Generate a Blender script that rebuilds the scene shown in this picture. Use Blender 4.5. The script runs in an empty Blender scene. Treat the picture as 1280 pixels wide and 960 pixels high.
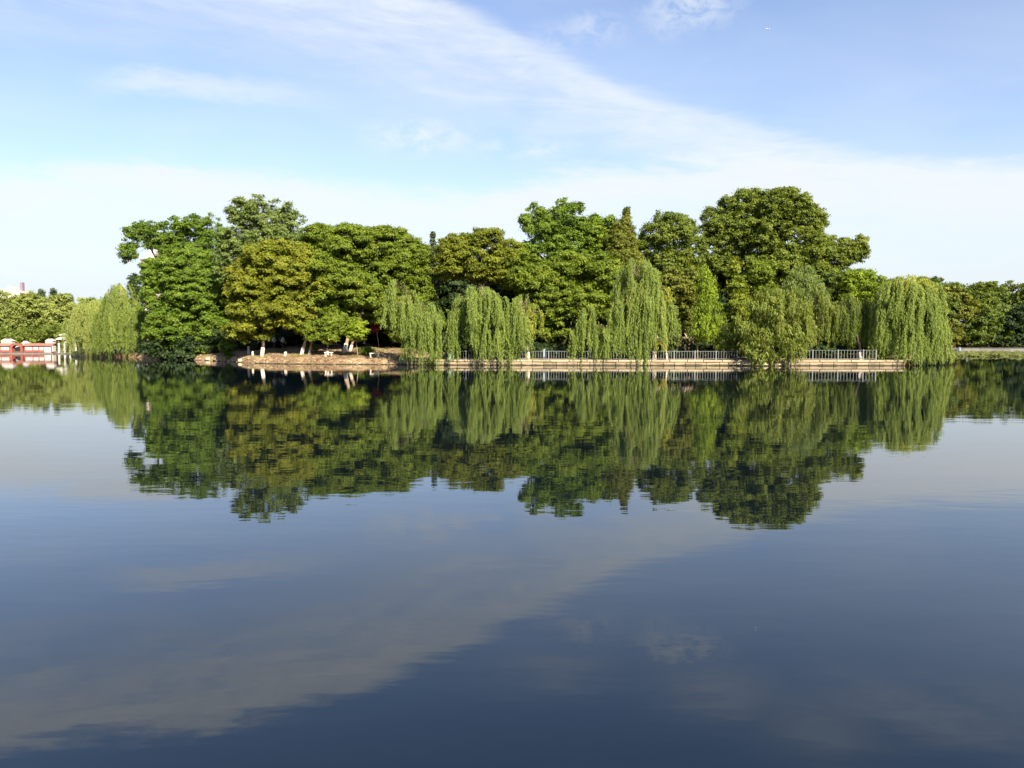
import bpy, math, random
import numpy as np
from mathutils import Vector, Matrix
rng = np.random.default_rng(7)
random.seed(7)
scene = bpy.context.scene
COL = scene.collection
R = math.radians

# ------------------------------------------------------------------ camera
F = 1004.0                # focal length in pixels of the 1280 px wide photograph
PITCH = R(3.55)
CH = 3.6                  # eye height above the lake
cam_d = bpy.data.cameras.new('camera')
cam = bpy.data.objects.new('camera', cam_d)
COL.objects.link(cam)
cam.location = (0, 0, CH)
cam.rotation_euler = (R(90) - PITCH, 0, 0)
cam_d.sensor_width = 36.0
cam_d.lens = 36.0 * F / 1280.0
cam_d.clip_start = 0.1
cam_d.clip_end = 12000
scene.camera = cam

# ------------------------------------------------------------------ light
SUN_EL, SUN_AZ = 36.0, 28.0          # behind the viewer, a little to the right
s_dir = Vector((math.sin(R(SUN_AZ)) * math.cos(R(SUN_EL)), -math.cos(R(SUN_AZ)) * math.cos(R(SUN_EL)), math.sin(R(SUN_EL))))
sun_d = bpy.data.lights.new('sun', 'SUN')
sun_d.energy = 5.0
sun_d.angle = R(0.5)
sun_d.color = (1.0, 0.90, 0.74)
sun = bpy.data.objects.new('sun', sun_d)
COL.objects.link(sun)
sun.rotation_euler = s_dir.to_track_quat('Z', 'Y').to_euler()
scene.view_settings.view_transform = 'Standard'
scene.view_settings.look = 'None'
scene.view_settings.exposure = 1.4
scene.view_settings.gamma = 1.0
try:
    scene.cycles.max_bounces = 6
    scene.cycles.diffuse_bounces = 2
    scene.cycles.transparent_max_bounces = 4
    scene.cycles.caustics_reflective = False
    scene.cycles.caustics_refractive = False
except Exception:
    pass


def ray(px, py):
    xc, yc = (px - 640) / F, (480 - py) / F
    return Vector((xc, math.cos(PITCH) + yc * math.sin(PITCH), -math.sin(PITCH) + yc * math.cos(PITCH)))


def W(px, py, D):
    """Point of the place seen at photograph pixel px, py at a ground distance D."""
    d = ray(px, py)
    t = D / d.y
    return np.array((d.x * t, D, CH + d.z * t))


def azel(px, py):
    d = ray(px, py).normalized()
    return math.degrees(math.atan2(d.x, d.y)), math.degrees(math.asin(d.z))


# ------------------------------------------------------------------ sky
SKY_STRENGTH = 0.073
world = bpy.data.worlds.new('World')
scene.world = world
world.use_nodes = True
nt = world.node_tree
nt.nodes.clear()
N, L = nt.nodes.new, nt.links.new


def put(sock, v):
    if isinstance(v, (int, float)):
        sock.default_value = v
    elif isinstance(v, (tuple, list)):
        sock.default_value = v
    else:
        L(v, sock)


def MA(op, a, b=None, c=None, clamp=False):
    n = N('ShaderNodeMath')
    n.operation = op
    n.use_clamp = clamp
    put(n.inputs[0], a)
    if b is not None:
        put(n.inputs[1], b)
    if c is not None:
        put(n.inputs[2], c)
    return n.outputs[0]


def sstep(v, lo, hi):
    n = N('ShaderNodeMapRange')
    n.interpolation_type = 'SMOOTHSTEP'
    put(n.inputs[0], v)
    n.inputs[1].default_value = lo
    n.inputs[2].default_value = hi
    n.inputs[3].default_value = 0
    n.inputs[4].default_value = 1
    return n.outputs[0]


def bell(v, c, w):
    """1 at c, 0 beyond c +- w"""
    return MA('SUBTRACT', 1.0, sstep(MA('ABSOLUTE', MA('SUBTRACT', v, c)), 0.0, w))


def curve(v, pts, lo=-60.0, hi=60.0, top=40.0):
    n = N('ShaderNodeFloatCurve')
    c = n.mapping.curves[0]
    pts = sorted(pts)
    pts = [(lo, pts[0][1])] + pts + [(hi, pts[-1][1])]
    while len(c.points) < len(pts):
        c.points.new(0.5, 0.5)
    for p, (x, y) in zip(c.points, pts):
        p.location = ((x - lo) / (hi - lo), y / top)
    n.mapping.update()
    put(n.inputs['Value'], MA('DIVIDE', MA('SUBTRACT', v, lo), hi - lo, clamp=True))
    return MA('MULTIPLY', n.outputs[0], top)


tc = N('ShaderNodeTexCoord')
sep = N('ShaderNodeSeparateXYZ')
L(tc.outputs['Generated'], sep.inputs[0])
az = MA('MULTIPLY', MA('ARCTAN2', sep.outputs[0], sep.outputs[1]), 180 / math.pi)
el = MA('MULTIPLY', MA('ARCSINE', MA('MINIMUM', MA('MAXIMUM', sep.outputs[2], -1.0), 1.0)), 180 / math.pi)


def noise(sx, sy, sk=0.0, detail=6.0, rough=0.55, z=0.0, dist=0.0):
    cb = N('ShaderNodeCombineXYZ')
    L(MA('ADD', MA('MULTIPLY', az, sx), MA('MULTIPLY', el, sk)), cb.inputs[0])
    L(MA('MULTIPLY', el, sy), cb.inputs[1])
    cb.inputs[2].default_value = z
    n = N('ShaderNodeTexNoise')
    n.inputs['Scale'].default_value = 1.0
    n.inputs['Detail'].default_value = detail
    n.inputs['Roughness'].default_value = rough
    n.inputs['Distortion'].default_value = dist
    L(cb.outputs[0], n.inputs['Vector'])
    return MA('SUBTRACT', n.outputs[0], 0.5)


n_soft = noise(0.07, 0.20, 0.05, 5, 0.55, 1.3, 0.4)
n_wisp = noise(0.14, 0.65, 0.25, 8, 0.62, 4.2, 0.6)
n_fine = noise(0.45, 1.3, 0.3, 8, 0.62, 9.0, 0.5)
n_puff = noise(0.55, 0.9, 0.1, 8, 0.6, 15.0, 0.4)

# long pale band over the trees
band_px = [(-150, 225), (0, 214), (80, 203), (160, 199), (260, 209), (400, 226), (520, 240), (620, 236), (700, 215), (800, 200), (900, 196), (1000, 196), (1120, 199), (1280, 204), (1450, 210)]
edge_a = curve(az, [azel(*p) for p in band_px])
d_a = MA('ADD', MA('SUBTRACT', edge_a, el), MA('ADD', MA('MULTIPLY', n_fine, 2.0), MA('MULTIPLY', n_wisp, 2.2)))
body = MA('SUBTRACT', 1.0, MA('MULTIPLY', sstep(d_a, 1.6, 5.0), 0.42))
m_a = MA('MULTIPLY', MA('MULTIPLY', sstep(d_a, -0.7, 1.3), MA('MULTIPLY', body, MA('ADD', 0.95, MA('MULTIPLY', n_wisp, 0.9)), clamp=True)), 0.92)
# broad veil sweeping down from upper left to the right
sw_px = [(-60, -92), (120, -80), (330, -40), (480, 5), (620, 62), (760, 125), (900, 180), (1050, 215), (1280, 245)]
mid_b = curve(az, [azel(*p) for p in sw_px])
t_b = MA('ADD', MA('SUBTRACT', el, mid_b), MA('ADD', MA('MULTIPLY', n_soft, 4.5), MA('MULTIPLY', n_wisp, 3.0)))
m_b = MA('MULTIPLY', MA('MULTIPLY', sstep(t_b, -6.5, 1.0), MA('SUBTRACT', 1.0, sstep(t_b, 0.7, 2.5))), MA('ADD', MA('ADD', 0.64, MA('MULTIPLY', sstep(el, 19.0, 24.0), 0.22)), MA('ADD', MA('MULTIPLY', n_wisp, 1.0), MA('MULTIPLY', n_fine, 0.5))), clamp=True)
# thin streak on the left
st_px = [(60, 86), (110, 96), (180, 92), (260, 102), (340, 108), (450, 122)]
mid_c = curve(az, [azel(*p) for p in st_px])
t_c = MA('ADD', MA('SUBTRACT', el, mid_c), MA('MULTIPLY', n_fine, 1.6))
m_c = MA('MULTIPLY', MA('MULTIPLY', bell(t_c, -0.35, 1.15), MA('MULTIPLY', sstep(az, azel(80, 90)[0], azel(190, 90)[0]), MA('SUBTRACT', 1.0, sstep(az, azel(260, 90)[0], azel(470, 110)[0])))), 0.5)
# small broken puffs
puffs = None
for (px, py, wx, wy, k) in [(742, 34, 3.4, 1.7, 0.42), (700, 48, 3.4, 1.6, 0.3), (862, 6, 5.0, 2.4, 0.6), (838, 32, 2.6, 1.3, 0.35), (525, 172, 5.5, 1.7, 0.75), (650, 186, 5.0, 0.9, 0.7),
                            (900, -60, 8, 3.2, 0.42), (1200, -80, 11, 3.6, 0.5), (1050, -110, 9, 3.5, 0.36), (700, -30, 8, 2.6, 0.4)]:
    a0, e0 = azel(px, py)
    b = MA('MULTIPLY', MA('MULTIPLY', bell(az, a0, wx), bell(el, e0, wy)), k)
    b = MA('MULTIPLY', b, sstep(n_puff, -0.16, 0.12) if py >= 0 else sstep(MA('ADD', n_soft, MA('MULTIPLY', n_wisp, 0.7)), -0.3, 0.25))
    puffs = b if puffs is None else MA('MAXIMUM', puffs, b)
# a thin general veil in the middle heights, clear toward the zenith
veil = MA('MULTIPLY', MA('MULTIPLY', MA('SUBTRACT', 1.0, sstep(el, 12.0, 27.0)), MA('ADD', 0.24, MA('MULTIPLY', n_soft, 0.9)), clamp=True), 0.66, clamp=True)
inv = None
for m in (m_a, m_b, m_c, puffs, veil):
    k = MA('SUBTRACT', 1.0, m)
    inv = k if inv is None else MA('MULTIPLY', inv, k)
inv = MA('MULTIPLY', inv, MA('ADD', 0.89, MA('MULTIPLY', sstep(el, 16.0, 28.0), 0.11)))
mask = MA('MINIMUM', MA('SUBTRACT', 1.0, inv), 0.97)

sky = N('ShaderNodeTexSky')
sky.sky_type = 'NISHITA'
sky.sun_disc = False
sky.sun_elevation = R(SUN_EL)
sky.sun_rotation = R(180 - SUN_AZ)
sky.air_density = 1.0
sky.dust_density = 0.35
sky.ozone_density = 1.3
bg_sky = N('ShaderNodeBackground')
wb = N('ShaderNodeMix')          # the camera's slightly violet white balance for the open sky
wb.data_type = 'RGBA'
wb.blend_type = 'MULTIPLY'
wb.inputs[0].default_value = 1.0
L(sky.outputs[0], wb.inputs[6])
wb.inputs[7].default_value = (0.91, 0.925, 1.05, 1)
L(wb.outputs[2], bg_sky.inputs[0])
bg_sky.inputs[1].default_value = SKY_STRENGTH
bg_cl = N('ShaderNodeBackground')
bg_cl.inputs[0].default_value = (0.895, 0.95, 1.0, 1)
bg_cl.inputs[1].default_value = 0.385
mx = N('ShaderNodeMixShader')
L(mask, mx.inputs[0])
L(bg_sky.outputs[0], mx.inputs[1])
L(bg_cl.outputs[0], mx.inputs[2])
bg_hz = N('ShaderNodeBackground')
bg_hz.inputs[0].default_value = (0.86, 0.945, 1.0, 1)
bg_hz.inputs[1].default_value = 0.362
mh = N('ShaderNodeMixShader')
L(MA('MULTIPLY', MA('SUBTRACT', 1.0, sstep(MA('ADD', el, MA('MULTIPLY', n_soft, 4.0)), 2.5, 9.0)), 0.85), mh.inputs[0])
L(mx.outputs[0], mh.inputs[1])
L(bg_hz.outputs[0], mh.inputs[2])
wo = N('ShaderNodeOutputWorld')
L(mh.outputs[0], wo.inputs[0])


# ------------------------------------------------------------------ materials
def new_mat(name):
    m = bpy.data.materials.new(name)
    m.use_nodes = True
    t = m.node_tree
    return m, t, t.nodes['Principled BSDF']


def solid(name, col, rough=0.7, var=0.25, scale=3.0, bump=0.0, spec=0.3, metal=0.0, detail=5):
    m, t, p = new_mat(name)
    g = t.nodes.new('ShaderNodeNewGeometry')
    n = t.nodes.new('ShaderNodeTexNoise')
    n.inputs['Scale'].default_value = scale
    n.inputs['Detail'].default_value = detail
    t.links.new(g.outputs['Position'], n.inputs['Vector'])
    oi = t.nodes.new('ShaderNodeObjectInfo')
    ad = t.nodes.new('ShaderNodeMath')
    ad.operation = 'MULTIPLY_ADD'
    t.links.new(oi.outputs['Random'], ad.inputs[0])
    ad.inputs[1].default_value = 0.5
    t.links.new(n.outputs[0], ad.inputs[2])
    r = t.nodes.new('ShaderNodeValToRGB')
    r.color_ramp.elements[0].position = 0.35
    r.color_ramp.elements[1].position = 1.05
    r.color_ramp.elements[0].color = tuple(c * (1 - var) for c in col) + (1,)
    r.color_ramp.elements[1].color = tuple(min(1, c * (1 + var)) for c in col) + (1,)
    t.links.new(ad.outputs[0], r.inputs[0])
    t.links.new(r.outputs[0], p.inputs['Base Color'])
    p.inputs['Roughness'].default_value = rough
    p.inputs['Specular IOR Level'].default_value = spec
    p.inputs['Metallic'].default_value = metal
    if bump:
        b = t.nodes.new('ShaderNodeBump')
        b.inputs['Strength'].default_value = bump
        b.inputs['Distance'].default_value = 0.05
        t.links.new(n.outputs[0], b.inputs['Height'])
        t.links.new(b.outputs[0], p.inputs['Normal'])
    return m


def leaf_mat(name, c0, c1, c2, trans=0.33):
    m, t, p = new_mat(name)
    a = t.nodes.new('ShaderNodeAttribute')
    a.attribute_name = 'tint'
    r = t.nodes.new('ShaderNodeValToRGB')
    e = r.color_ramp.elements
    e[0].position, e[0].color = 0.0, c0 + (1,)
    e[1].position, e[1].color = 1.0, c2 + (1,)
    k = e.new(0.5)
    k.color = c1 + (1,)
    t.links.new(a.outputs['Fac'], r.inputs[0])
    t.links.new(r.outputs[0], p.inputs['Base Color'])
    p.inputs['Roughness'].default_value = 0.62
    p.inputs['Specular IOR Level'].default_value = 0.22
    tr = t.nodes.new('ShaderNodeBsdfTranslucent')
    hs = t.nodes.new('ShaderNodeMix')
    hs.data_type = 'RGBA'
    hs.blend_type = 'MULTIPLY'
    hs.inputs[0].default_value = 1.0
    t.links.new(r.outputs[0], hs.inputs[6])
    hs.inputs[7].default_value = (1.25, 1.1, 0.5, 1)
    t.links.new(hs.outputs[2], tr.inputs[0])
    ms = t.nodes.new('ShaderNodeMixShader')
    ms.inputs[0].default_value = trans
    t.links.new(p.outputs[0], ms.inputs[1])
    t.links.new(tr.outputs[0], ms.inputs[2])
    t.links.new(ms.outputs[0], t.nodes['Material Output'].inputs[0])
    return m


PAL = {
    'green': leaf_mat('leaf_green', (0.073, 0.130, 0.013), (0.130, 0.207, 0.020), (0.196, 0.269, 0.032)),
    'grey_green': leaf_mat('leaf_grey_green', (0.088, 0.134, 0.030), (0.155, 0.212, 0.048), (0.228, 0.279, 0.065)),
    'yellow': leaf_mat('leaf_yellow', (0.103, 0.132, 0.012), (0.190, 0.217, 0.018), (0.278, 0.268, 0.025)),
    'olive': leaf_mat('leaf_olive', (0.083, 0.130, 0.012), (0.155, 0.212, 0.018), (0.243, 0.274, 0.028)),
    'bright': leaf_mat('leaf_bright', (0.104, 0.165, 0.012), (0.196, 0.274, 0.018), (0.300, 0.352, 0.030)),
    'dark': leaf_mat('leaf_dark', (0.061, 0.094, 0.013), (0.121, 0.169, 0.022), (0.209, 0.250, 0.035)),
    'deep': leaf_mat('leaf_shade_dark', (.016, .03, .008), (.028, .05, .012), (.05, .075, .018), 0.2),  # shade put into the leaf colour, for growth in dark gaps
    'rust': leaf_mat('leaf_rust', (0.099, 0.121, 0.016), (0.170, 0.194, 0.026), (0.260, 0.242, 0.040)),
    'conifer': leaf_mat('leaf_conifer', (0.041, 0.064, 0.030), (0.073, 0.103, 0.050), (0.114, 0.145, 0.069), 0.15),
    'willow': leaf_mat('leaf_willow', (0.110, 0.164, 0.029), (0.190, 0.258, 0.048), (0.269, 0.326, 0.066), 0.38),
    'willow_hazed': leaf_mat('leaf_willow_hazed', (0.174, 0.217, 0.050), (0.270, 0.322, 0.076), (0.359, 0.392, 0.105), 0.38),  # haze over the far left put into paler leaf tones
    'willow_olive': leaf_mat('leaf_willow_olive', (0.088, 0.131, 0.019), (0.162, 0.211, 0.032), (0.250, 0.271, 0.048), 0.38),
    'willow_yellow': leaf_mat('leaf_willow_yellow', (0.175, 0.208, 0.030), (0.281, 0.308, 0.040), (0.381, 0.393, 0.055), 0.38),
    'willow_brown': leaf_mat('leaf_willow_brown', (0.130, 0.144, 0.026), (0.208, 0.212, 0.044), (0.277, 0.260, 0.053), 0.38),
    'red': leaf_mat('leaf_red', (.12, .012, .012), (.22, .02, .02), (.30, .04, .03), 0.2),
    'orange': leaf_mat('leaf_orange', (.25, .14, .015), (.42, .22, .02), (.5, .3, .03), 0.3),
    'lotus': leaf_mat('leaf_lotus', (0.068, 0.098, 0.022), (0.128, 0.150, 0.033), (0.203, 0.203, 0.077), 0.3),
}
BARK = solid('bark', (.07, .052, .036), 0.9, 0.45, 2.5, 0.6)
BARK_PALE = solid('bark_pale', (.26, .20, .13), 0.9, 0.4, 2.5, 0.6)
LITTER = leaf_mat('leaf_litter', (.07, .04, .02), (.17, .095, .04), (.30, .20, .07), 0.1)
LIME = solid('limewash', (.50, .43, .36), 0.85, 0.35, 2.5, 0.2)
def wet_foot(m, top=0.13):
    """Algae-dark tide mark on stones standing in the lake."""
    t = m.node_tree
    p = t.nodes['Principled BSDF']
    src = p.inputs['Base Color'].links[0].from_socket
    g = t.nodes.new('ShaderNodeNewGeometry')
    sx = t.nodes.new('ShaderNodeSeparateXYZ')
    t.links.new(g.outputs['Position'], sx.inputs[0])
    n = t.nodes.new('ShaderNodeTexNoise')
    n.inputs['Scale'].default_value = 1.3
    t.links.new(g.outputs['Position'], n.inputs['Vector'])
    a = t.nodes.new('ShaderNodeMath')
    a.operation = 'MULTIPLY_ADD'
    t.links.new(n.outputs[0], a.inputs[0])
    a.inputs[1].default_value = -0.22
    t.links.new(sx.outputs[2], a.inputs[2])
    r = t.nodes.new('ShaderNodeMapRange')
    r.inputs[1].default_value = top - 0.14
    r.inputs[2].default_value = top - 0.08
    t.links.new(a.outputs[0], r.inputs[0])
    mx_ = t.nodes.new('ShaderNodeMix')
    mx_.data_type = 'RGBA'
    t.links.new(r.outputs[0], mx_.inputs[0])
    mx_.inputs[6].default_value = (.06, .052, .03, 1)
    t.links.new(src, mx_.inputs[7])
    t.links.new(mx_.outputs[2], p.inputs['Base Color'])
    return m


STONE = solid('bank_stone', (.27, .21, .13), 0.85, 0.32, 1.6, 0.5)
wet_foot(STONE)
COPING = solid('coping_stone_surface', (.35, .28, .18), 0.8, 0.22, 2.2, 0.3)
ROCK = solid('rock_surface', (.34, .27, .18), 0.9, 0.45, 1.5, 0.8)
wet_foot(ROCK, 0.12)
RAIL = solid('painted_rail', (.19, .205, .20), 0.45, 0.12, 3.0)
WHITE = solid('white_plaster', (.50, .465, .42), 0.7, 0.08, 1.0)
PINK = solid('pink_plaster', (.58, .47, .43), 0.8, 0.08, 0.3)
RED = solid('red_paint', (.27, .085, .06), 0.55, 0.2, 2.0)
ROOFRED = solid('red_brown_roof', (.27, .13, .09), 0.7, 0.25, 1.5)
BROWN = solid('brown_timber', (.14, .075, .05), 0.7, 0.3, 2.0)
PALETIMBER = solid('pale_timber', (.40, .31, .24), 0.7, 0.25, 2.0)
DARK = solid('dark_opening', (.03, .03, .03), 0.5, 0.2, 2.0)
GREYWALL = solid('grey_concrete', (.14, .13, .115), 0.85, 0.3, 0.9, 0.3)
PURPLE = solid('mauve_metal', (.20, .15, .20), 0.6, 0.1)
BLUEGREY = solid('blue_grey_paint', (.22, .28, .31), 0.5, 0.15)


# ------------------------------------------------------------------ object helpers
def mesh_of(name, verts, faces, mat, smooth=False):
    me = bpy.data.meshes.new(name)
    me.from_pydata([tuple(map(float, v)) for v in verts], [], faces)
    me.materials.append(mat)
    if smooth:
        me.polygons.foreach_set('use_smooth', [True] * len(me.polygons))
    me.update()
    return me


def link(name, me, parent=None, loc=None):
    o = bpy.data.objects.new(name, me)
    COL.objects.link(o)
    if parent is not None:
        o.parent = parent
    if loc is not None:
        o.location = loc
    return o


def tag(o, label=None, cat=None, group=None, kind=None):
    if label:
        o['label'] = label
    if cat:
        o['category'] = cat
    if group:
        o['group'] = group
    if kind:
        o['kind'] = kind
    return o


def thing(name, label, cat, loc=(0, 0, 0), group=None, rz=0.0):
    o = bpy.data.objects.new(name, None)
    COL.objects.link(o)
    o.empty_display_size = 0.2
    o.location = tuple(map(float, loc))
    o.rotation_euler = (0, 0, rz)
    return tag(o, label, cat, group)


class MB:
    def __init__(self):
        self.v, self.f = [], []

    def add(self, vs, fs):
        b = len(self.v)
        self.v += [tuple(map(float, v)) for v in vs]
        self.f += [tuple(b + i for i in f) for f in fs]
        return self

    def box(self, x0, y0, z0, x1, y1, z1):
        return self.add([(x0, y0, z0), (x1, y0, z0), (x1, y1, z0), (x0, y1, z0), (x0, y0, z1), (x1, y0, z1), (x1, y1, z1), (x0, y1, z1)],
                        [(0, 3, 2, 1), (4, 5, 6, 7), (0, 1, 5, 4), (1, 2, 6, 5), (2, 3, 7, 6), (3, 0, 4, 7)])

    def tube(self, pts, rad, n=6, cap=True):
        pts = [np.asarray(p, float) for p in pts]
        vs, fs = [], []
        for i, p in enumerate(pts):
            a = pts[max(i - 1, 0)]
            b = pts[min(i + 1, len(pts) - 1)]
            d = b - a
            d = d / (np.linalg.norm(d) + 1e-9)
            u = np.cross(d, (0.0, 1.0, 0.0) if abs(d[1]) < 0.9 else (1.0, 0.0, 0.0))
            u /= np.linalg.norm(u) + 1e-9
            w = np.cross(d, u)
            for k in range(n):
                t = 2 * math.pi * k / n
                vs.append(p + rad[i] * (u * math.cos(t) + w * math.sin(t)))
        for i in range(len(pts) - 1):
            for k in range(n):
                fs.append((i * n + k, i * n + (k + 1) % n, (i + 1) * n + (k + 1) % n, (i + 1) * n + k))
        if cap:
            fs.append(tuple(range(n - 1, -1, -1)))
            fs.append(tuple((len(pts) - 1) * n + k for k in range(n)))
        return self.add(vs, fs)

    def lathe(self, prof, n=10, c=(0, 0, 0)):
        vs, fs = [], []
        for (r, z) in prof:
            for k in range(n):
                t = 2 * math.pi * k / n
                vs.append((c[0] + r * math.cos(t), c[1] + r * math.sin(t), c[2] + z))
        for i in range(len(prof) - 1):
            for k in range(n):
                fs.append((i * n + k, i * n + (k + 1) % n, (i + 1) * n + (k + 1) % n, (i + 1) * n + k))
        fs.append(tuple(range(n - 1, -1, -1)))
        fs.append(tuple((len(prof) - 1) * n + k for k in range(n)))
        return self.add(vs, fs)

    def build(self, name, mat, parent=None, smooth=False, loc=None):
        return link(name, mesh_of(name, self.v, self.f, mat, smooth), parent, loc)


def unit(v):
    return v / (np.linalg.norm(v, axis=-1, keepdims=True) + 1e-9)


TRIS = [0]


def leaf_mesh(name, c, nrm, axis, length, width, tint, mat, quad=False):
    """Many small folded leaf blades: c centre, nrm face normal, axis blade direction."""
    n = len(c)
    ax = unit(axis - nrm * np.sum(axis * nrm, 1, keepdims=True))
    sd = np.cross(nrm, ax)
    l = (length * 0.5)[:, None]
    w = (width * 0.5)[:, None]
    q = 4 if quad else 3
    v = np.empty((n, q, 3), np.float32)
    if quad:
        v[:, 0] = c - ax * l
        v[:, 1] = c + sd * w - nrm * w * 0.35 - ax * l * 0.1
        v[:, 2] = c + ax * l
        v[:, 3] = c - sd * w - nrm * w * 0.35 - ax * l * 0.1
    else:                                   # small leaf: one pointed blade
        v[:, 0] = c - ax * l * 0.9 + sd * w
        v[:, 1] = c + ax * l
        v[:, 2] = c - ax * l * 0.9 - sd * w
    me = bpy.data.meshes.new(name)
    me.vertices.add(n * q)
    me.vertices.foreach_set('co', v.reshape(-1))
    me.loops.add(n * q)
    me.loops.foreach_set('vertex_index', np.arange(n * q, dtype=np.int32))
    me.polygons.add(n)
    me.polygons.foreach_set('loop_start', np.arange(n, dtype=np.int32) * q)
    at = me.attributes.new('tint', 'FLOAT', 'FACE')
    at.data.foreach_set('value', np.clip(tint, 0, 1).astype(np.float32))
    me.materials.append(mat)
    me.update(calc_edges=True)
    TRIS[0] += n * (q - 2)
    return me


# ------------------------------------------------------------------ shoreline and ground
SHORE = [(88, 134), (110, 130), (165, 125.5), (200, 119), (240, 113), (290, 105), (320, 99.5), (360, 97.2), (420, 96), (500, 95), (556, 93.6), (610, 93.2), (700, 92.6),
         (800, 92.2), (900, 92.0), (1000, 91.9), (1132, 91.8), (1134, 95), (1136, 100), (1138, 112), (1140, 128), (1144, 158)]
SX = np.array([(p - 640) / F * d for p, d in SHORE])
SY = np.array([d for _, d in SHORE], float)


def shore_y(x):
    return float(np.interp(x, SX, SY))


X_WALL0 = (505 - 640) / F * 95.0


def gz(x, y):
    """Height of the island ground."""
    off = y - shore_y(x)
    nat = np.interp(off, [-3, 0, 0.25, 0.6, 1.1, 2.4, 5, 9, 14, 30, 60], [-1.2, -0.06, 0.34, 0.64, 0.72, 0.82, 1.0, 1.5, 1.8, 2.0, 2.0])
    wal = np.interp(off, [0.0, 0.3, 6, 14, 30, 60], [0.56, 0.58, 0.66, 1.0, 1.6, 1.8])
    k = min(1.0, max(0.0, (x - X_WALL0) / 1.5 + 0.5))
    if x > SX[17]:
        k = max(0.0, 1 - (x - SX[17]) / 1.0)
    wob = 0.07 * math.sin(x * 1.9 + y * 0.7) + 0.05 * math.sin(x * 4.3 - y * 2.1) + 0.04 * math.sin(x * 9.1 + y * 3.0)
    return float(nat * (1 - k) + wal * k) + wob * (1 - 0.8 * k) * min(1.0, max(0.0, off) / 1.2)


def ground_material():
    m, t, p = new_mat('earth_bank')
    g = t.nodes.new('ShaderNodeNewGeometry')
    n1 = t.nodes.new('ShaderNodeTexNoise')
    n1.inputs['Scale'].default_value = 0.45
    n1.inputs['Detail'].default_value = 8
    n1.inputs['Roughness'].default_value = 0.68
    t.links.new(g.outputs['Position'], n1.inputs['Vector'])
    r = t.nodes.new('ShaderNodeValToRGB')
    e = r.color_ramp.elements
    e[0].position, e[0].color = 0.30, (.13, .075, .04, 1)
    e[1].position, e[1].color = 0.70, (.43, .31, .185, 1)
    k = e.new(0.47)
    k.color = (.27, .19, .11, 1)
    k = e.new(0.57)
    k.color = (.35, .255, .15, 1)
    t.links.new(n1.outputs[0], r.inputs[0])
    n2 = t.nodes.new('ShaderNodeTexNoise')
    n2.inputs['Scale'].default_value = 3.5
    n2.inputs['Detail'].default_value = 6
    t.links.new(g.outputs['Position'], n2.inputs['Vector'])
    r2 = t.nodes.new('ShaderNodeValToRGB')
    r2.color_ramp.elements[0].position = 0.36
    r2.color_ramp.elements[0].color = (.5, .45, .4, 1)
    r2.color_ramp.elements[1].position = 0.62
    r2.color_ramp.elements[1].color = (1.1, 1.1, 1.1, 1)
    t.links.new(n2.outputs[0], r2.inputs[0])
    mm = t.nodes.new('ShaderNodeMix')
    mm.data_type = 'RGBA'
    mm.blend_type = 'MULTIPLY'
    mm.inputs[0].default_value = 1.0
    t.links.new(r.outputs[0], mm.inputs[6])
    t.links.new(r2.outputs[0], mm.inputs[7])
    t.links.new(mm.outputs[2], p.inputs['Base Color'])
    p.inputs['Roughness'].default_value = 0.95
    p.inputs['Specular IOR Level'].default_value = 0.1
    b = t.nodes.new('ShaderNodeBump')
    b.inputs['Strength'].default_value = 0.4
    b.inputs['Distance'].default_value = 0.12
    t.links.new(n2.outputs[0], b.inputs['Height'])
    t.links.new(b.outputs[0], p.inputs['Normal'])
    return m


EARTH = ground_material()
xs = np.concatenate([np.arange(SX[0], SX[16], 0.45), np.linspace(SX[16], SX[-1], 40)])
offs = [-3, -1, 0.0, 0.25, 0.6, 1.1, 1.7, 2.4, 3.2, 4.2, 5.5, 7, 9, 12, 16, 22, 30, 44, 66]
vs, fs = [], []
for x in xs:
    y0 = shore_y(x)
    for o in offs:
        oo = o + 0.25 * math.sin(x * 2.3) * (1 if x < X_WALL0 - 1 and 0 <= o < 3 else 0)
        if x > X_WALL0 - 0.8 and x < SX[17] and o < 0.35:
            oo = 0.28 + 0.02 * o
        vs.append((x, y0 + oo, gz(x, y0 + oo) if not (x > X_WALL0 - 0.8 and x < SX[17] and o < 0) else -1.0))
no = len(offs)
for i in range(len(xs) - 1):
    for j in range(no - 1):
        fs.append((i * no + j, (i + 1) * no + j, (i + 1) * no + j + 1, i * no + j + 1))
tag(link('island_ground', mesh_of('island_ground', vs, fs, EARTH, True)), kind='structure')
# lake bed and far land: sheets out to the horizon
tag(MB().add([(-4000, -400, -2.6), (4000, -400, -2.6), (4000, 6000, -2.6), (-4000, 6000, -2.6)], [(0, 1, 2, 3)]).build('lake_bed_ground', EARTH), kind='structure')
vs, fs = [], []
FX = [-4000, -600, -200, -120, -96, -80, -40, 0, 40, 70, 84, 100, 140, 220, 600, 4000]
FY = [148.6, 148.6, 148.6, 148.6, 148.8, 150, 158, 158, 158, 158, 158, 158, 158, 158, 158, 158]
for x, y in zip(FX, FY):
    vs += [(x, y, -1), (x, y + 0.05, 0.22), (x, y + 8, 0.6), (x, 400, 1.2), (x, 6000, 3)]
for i in range(len(FX) - 1):
    for j in range(4):
        fs.append((i * 5 + j, (i + 1) * 5 + j, (i + 1) * 5 + j + 1, i * 5 + j + 1))
tag(link('far_ground', mesh_of('far_ground', vs, fs, EARTH)), kind='structure')

# ------------------------------------------------------------------ water
m, t, p = new_mat('lake_water')
p.inputs['Base Color'].default_value = (.003, .006, .009, 1)
p.inputs['Roughness'].default_value = 0.0
p.inputs['IOR'].default_value = 1.58
p.inputs['Specular IOR Level'].default_value = 0.5
g = t.nodes.new('ShaderNodeNewGeometry')


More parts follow.
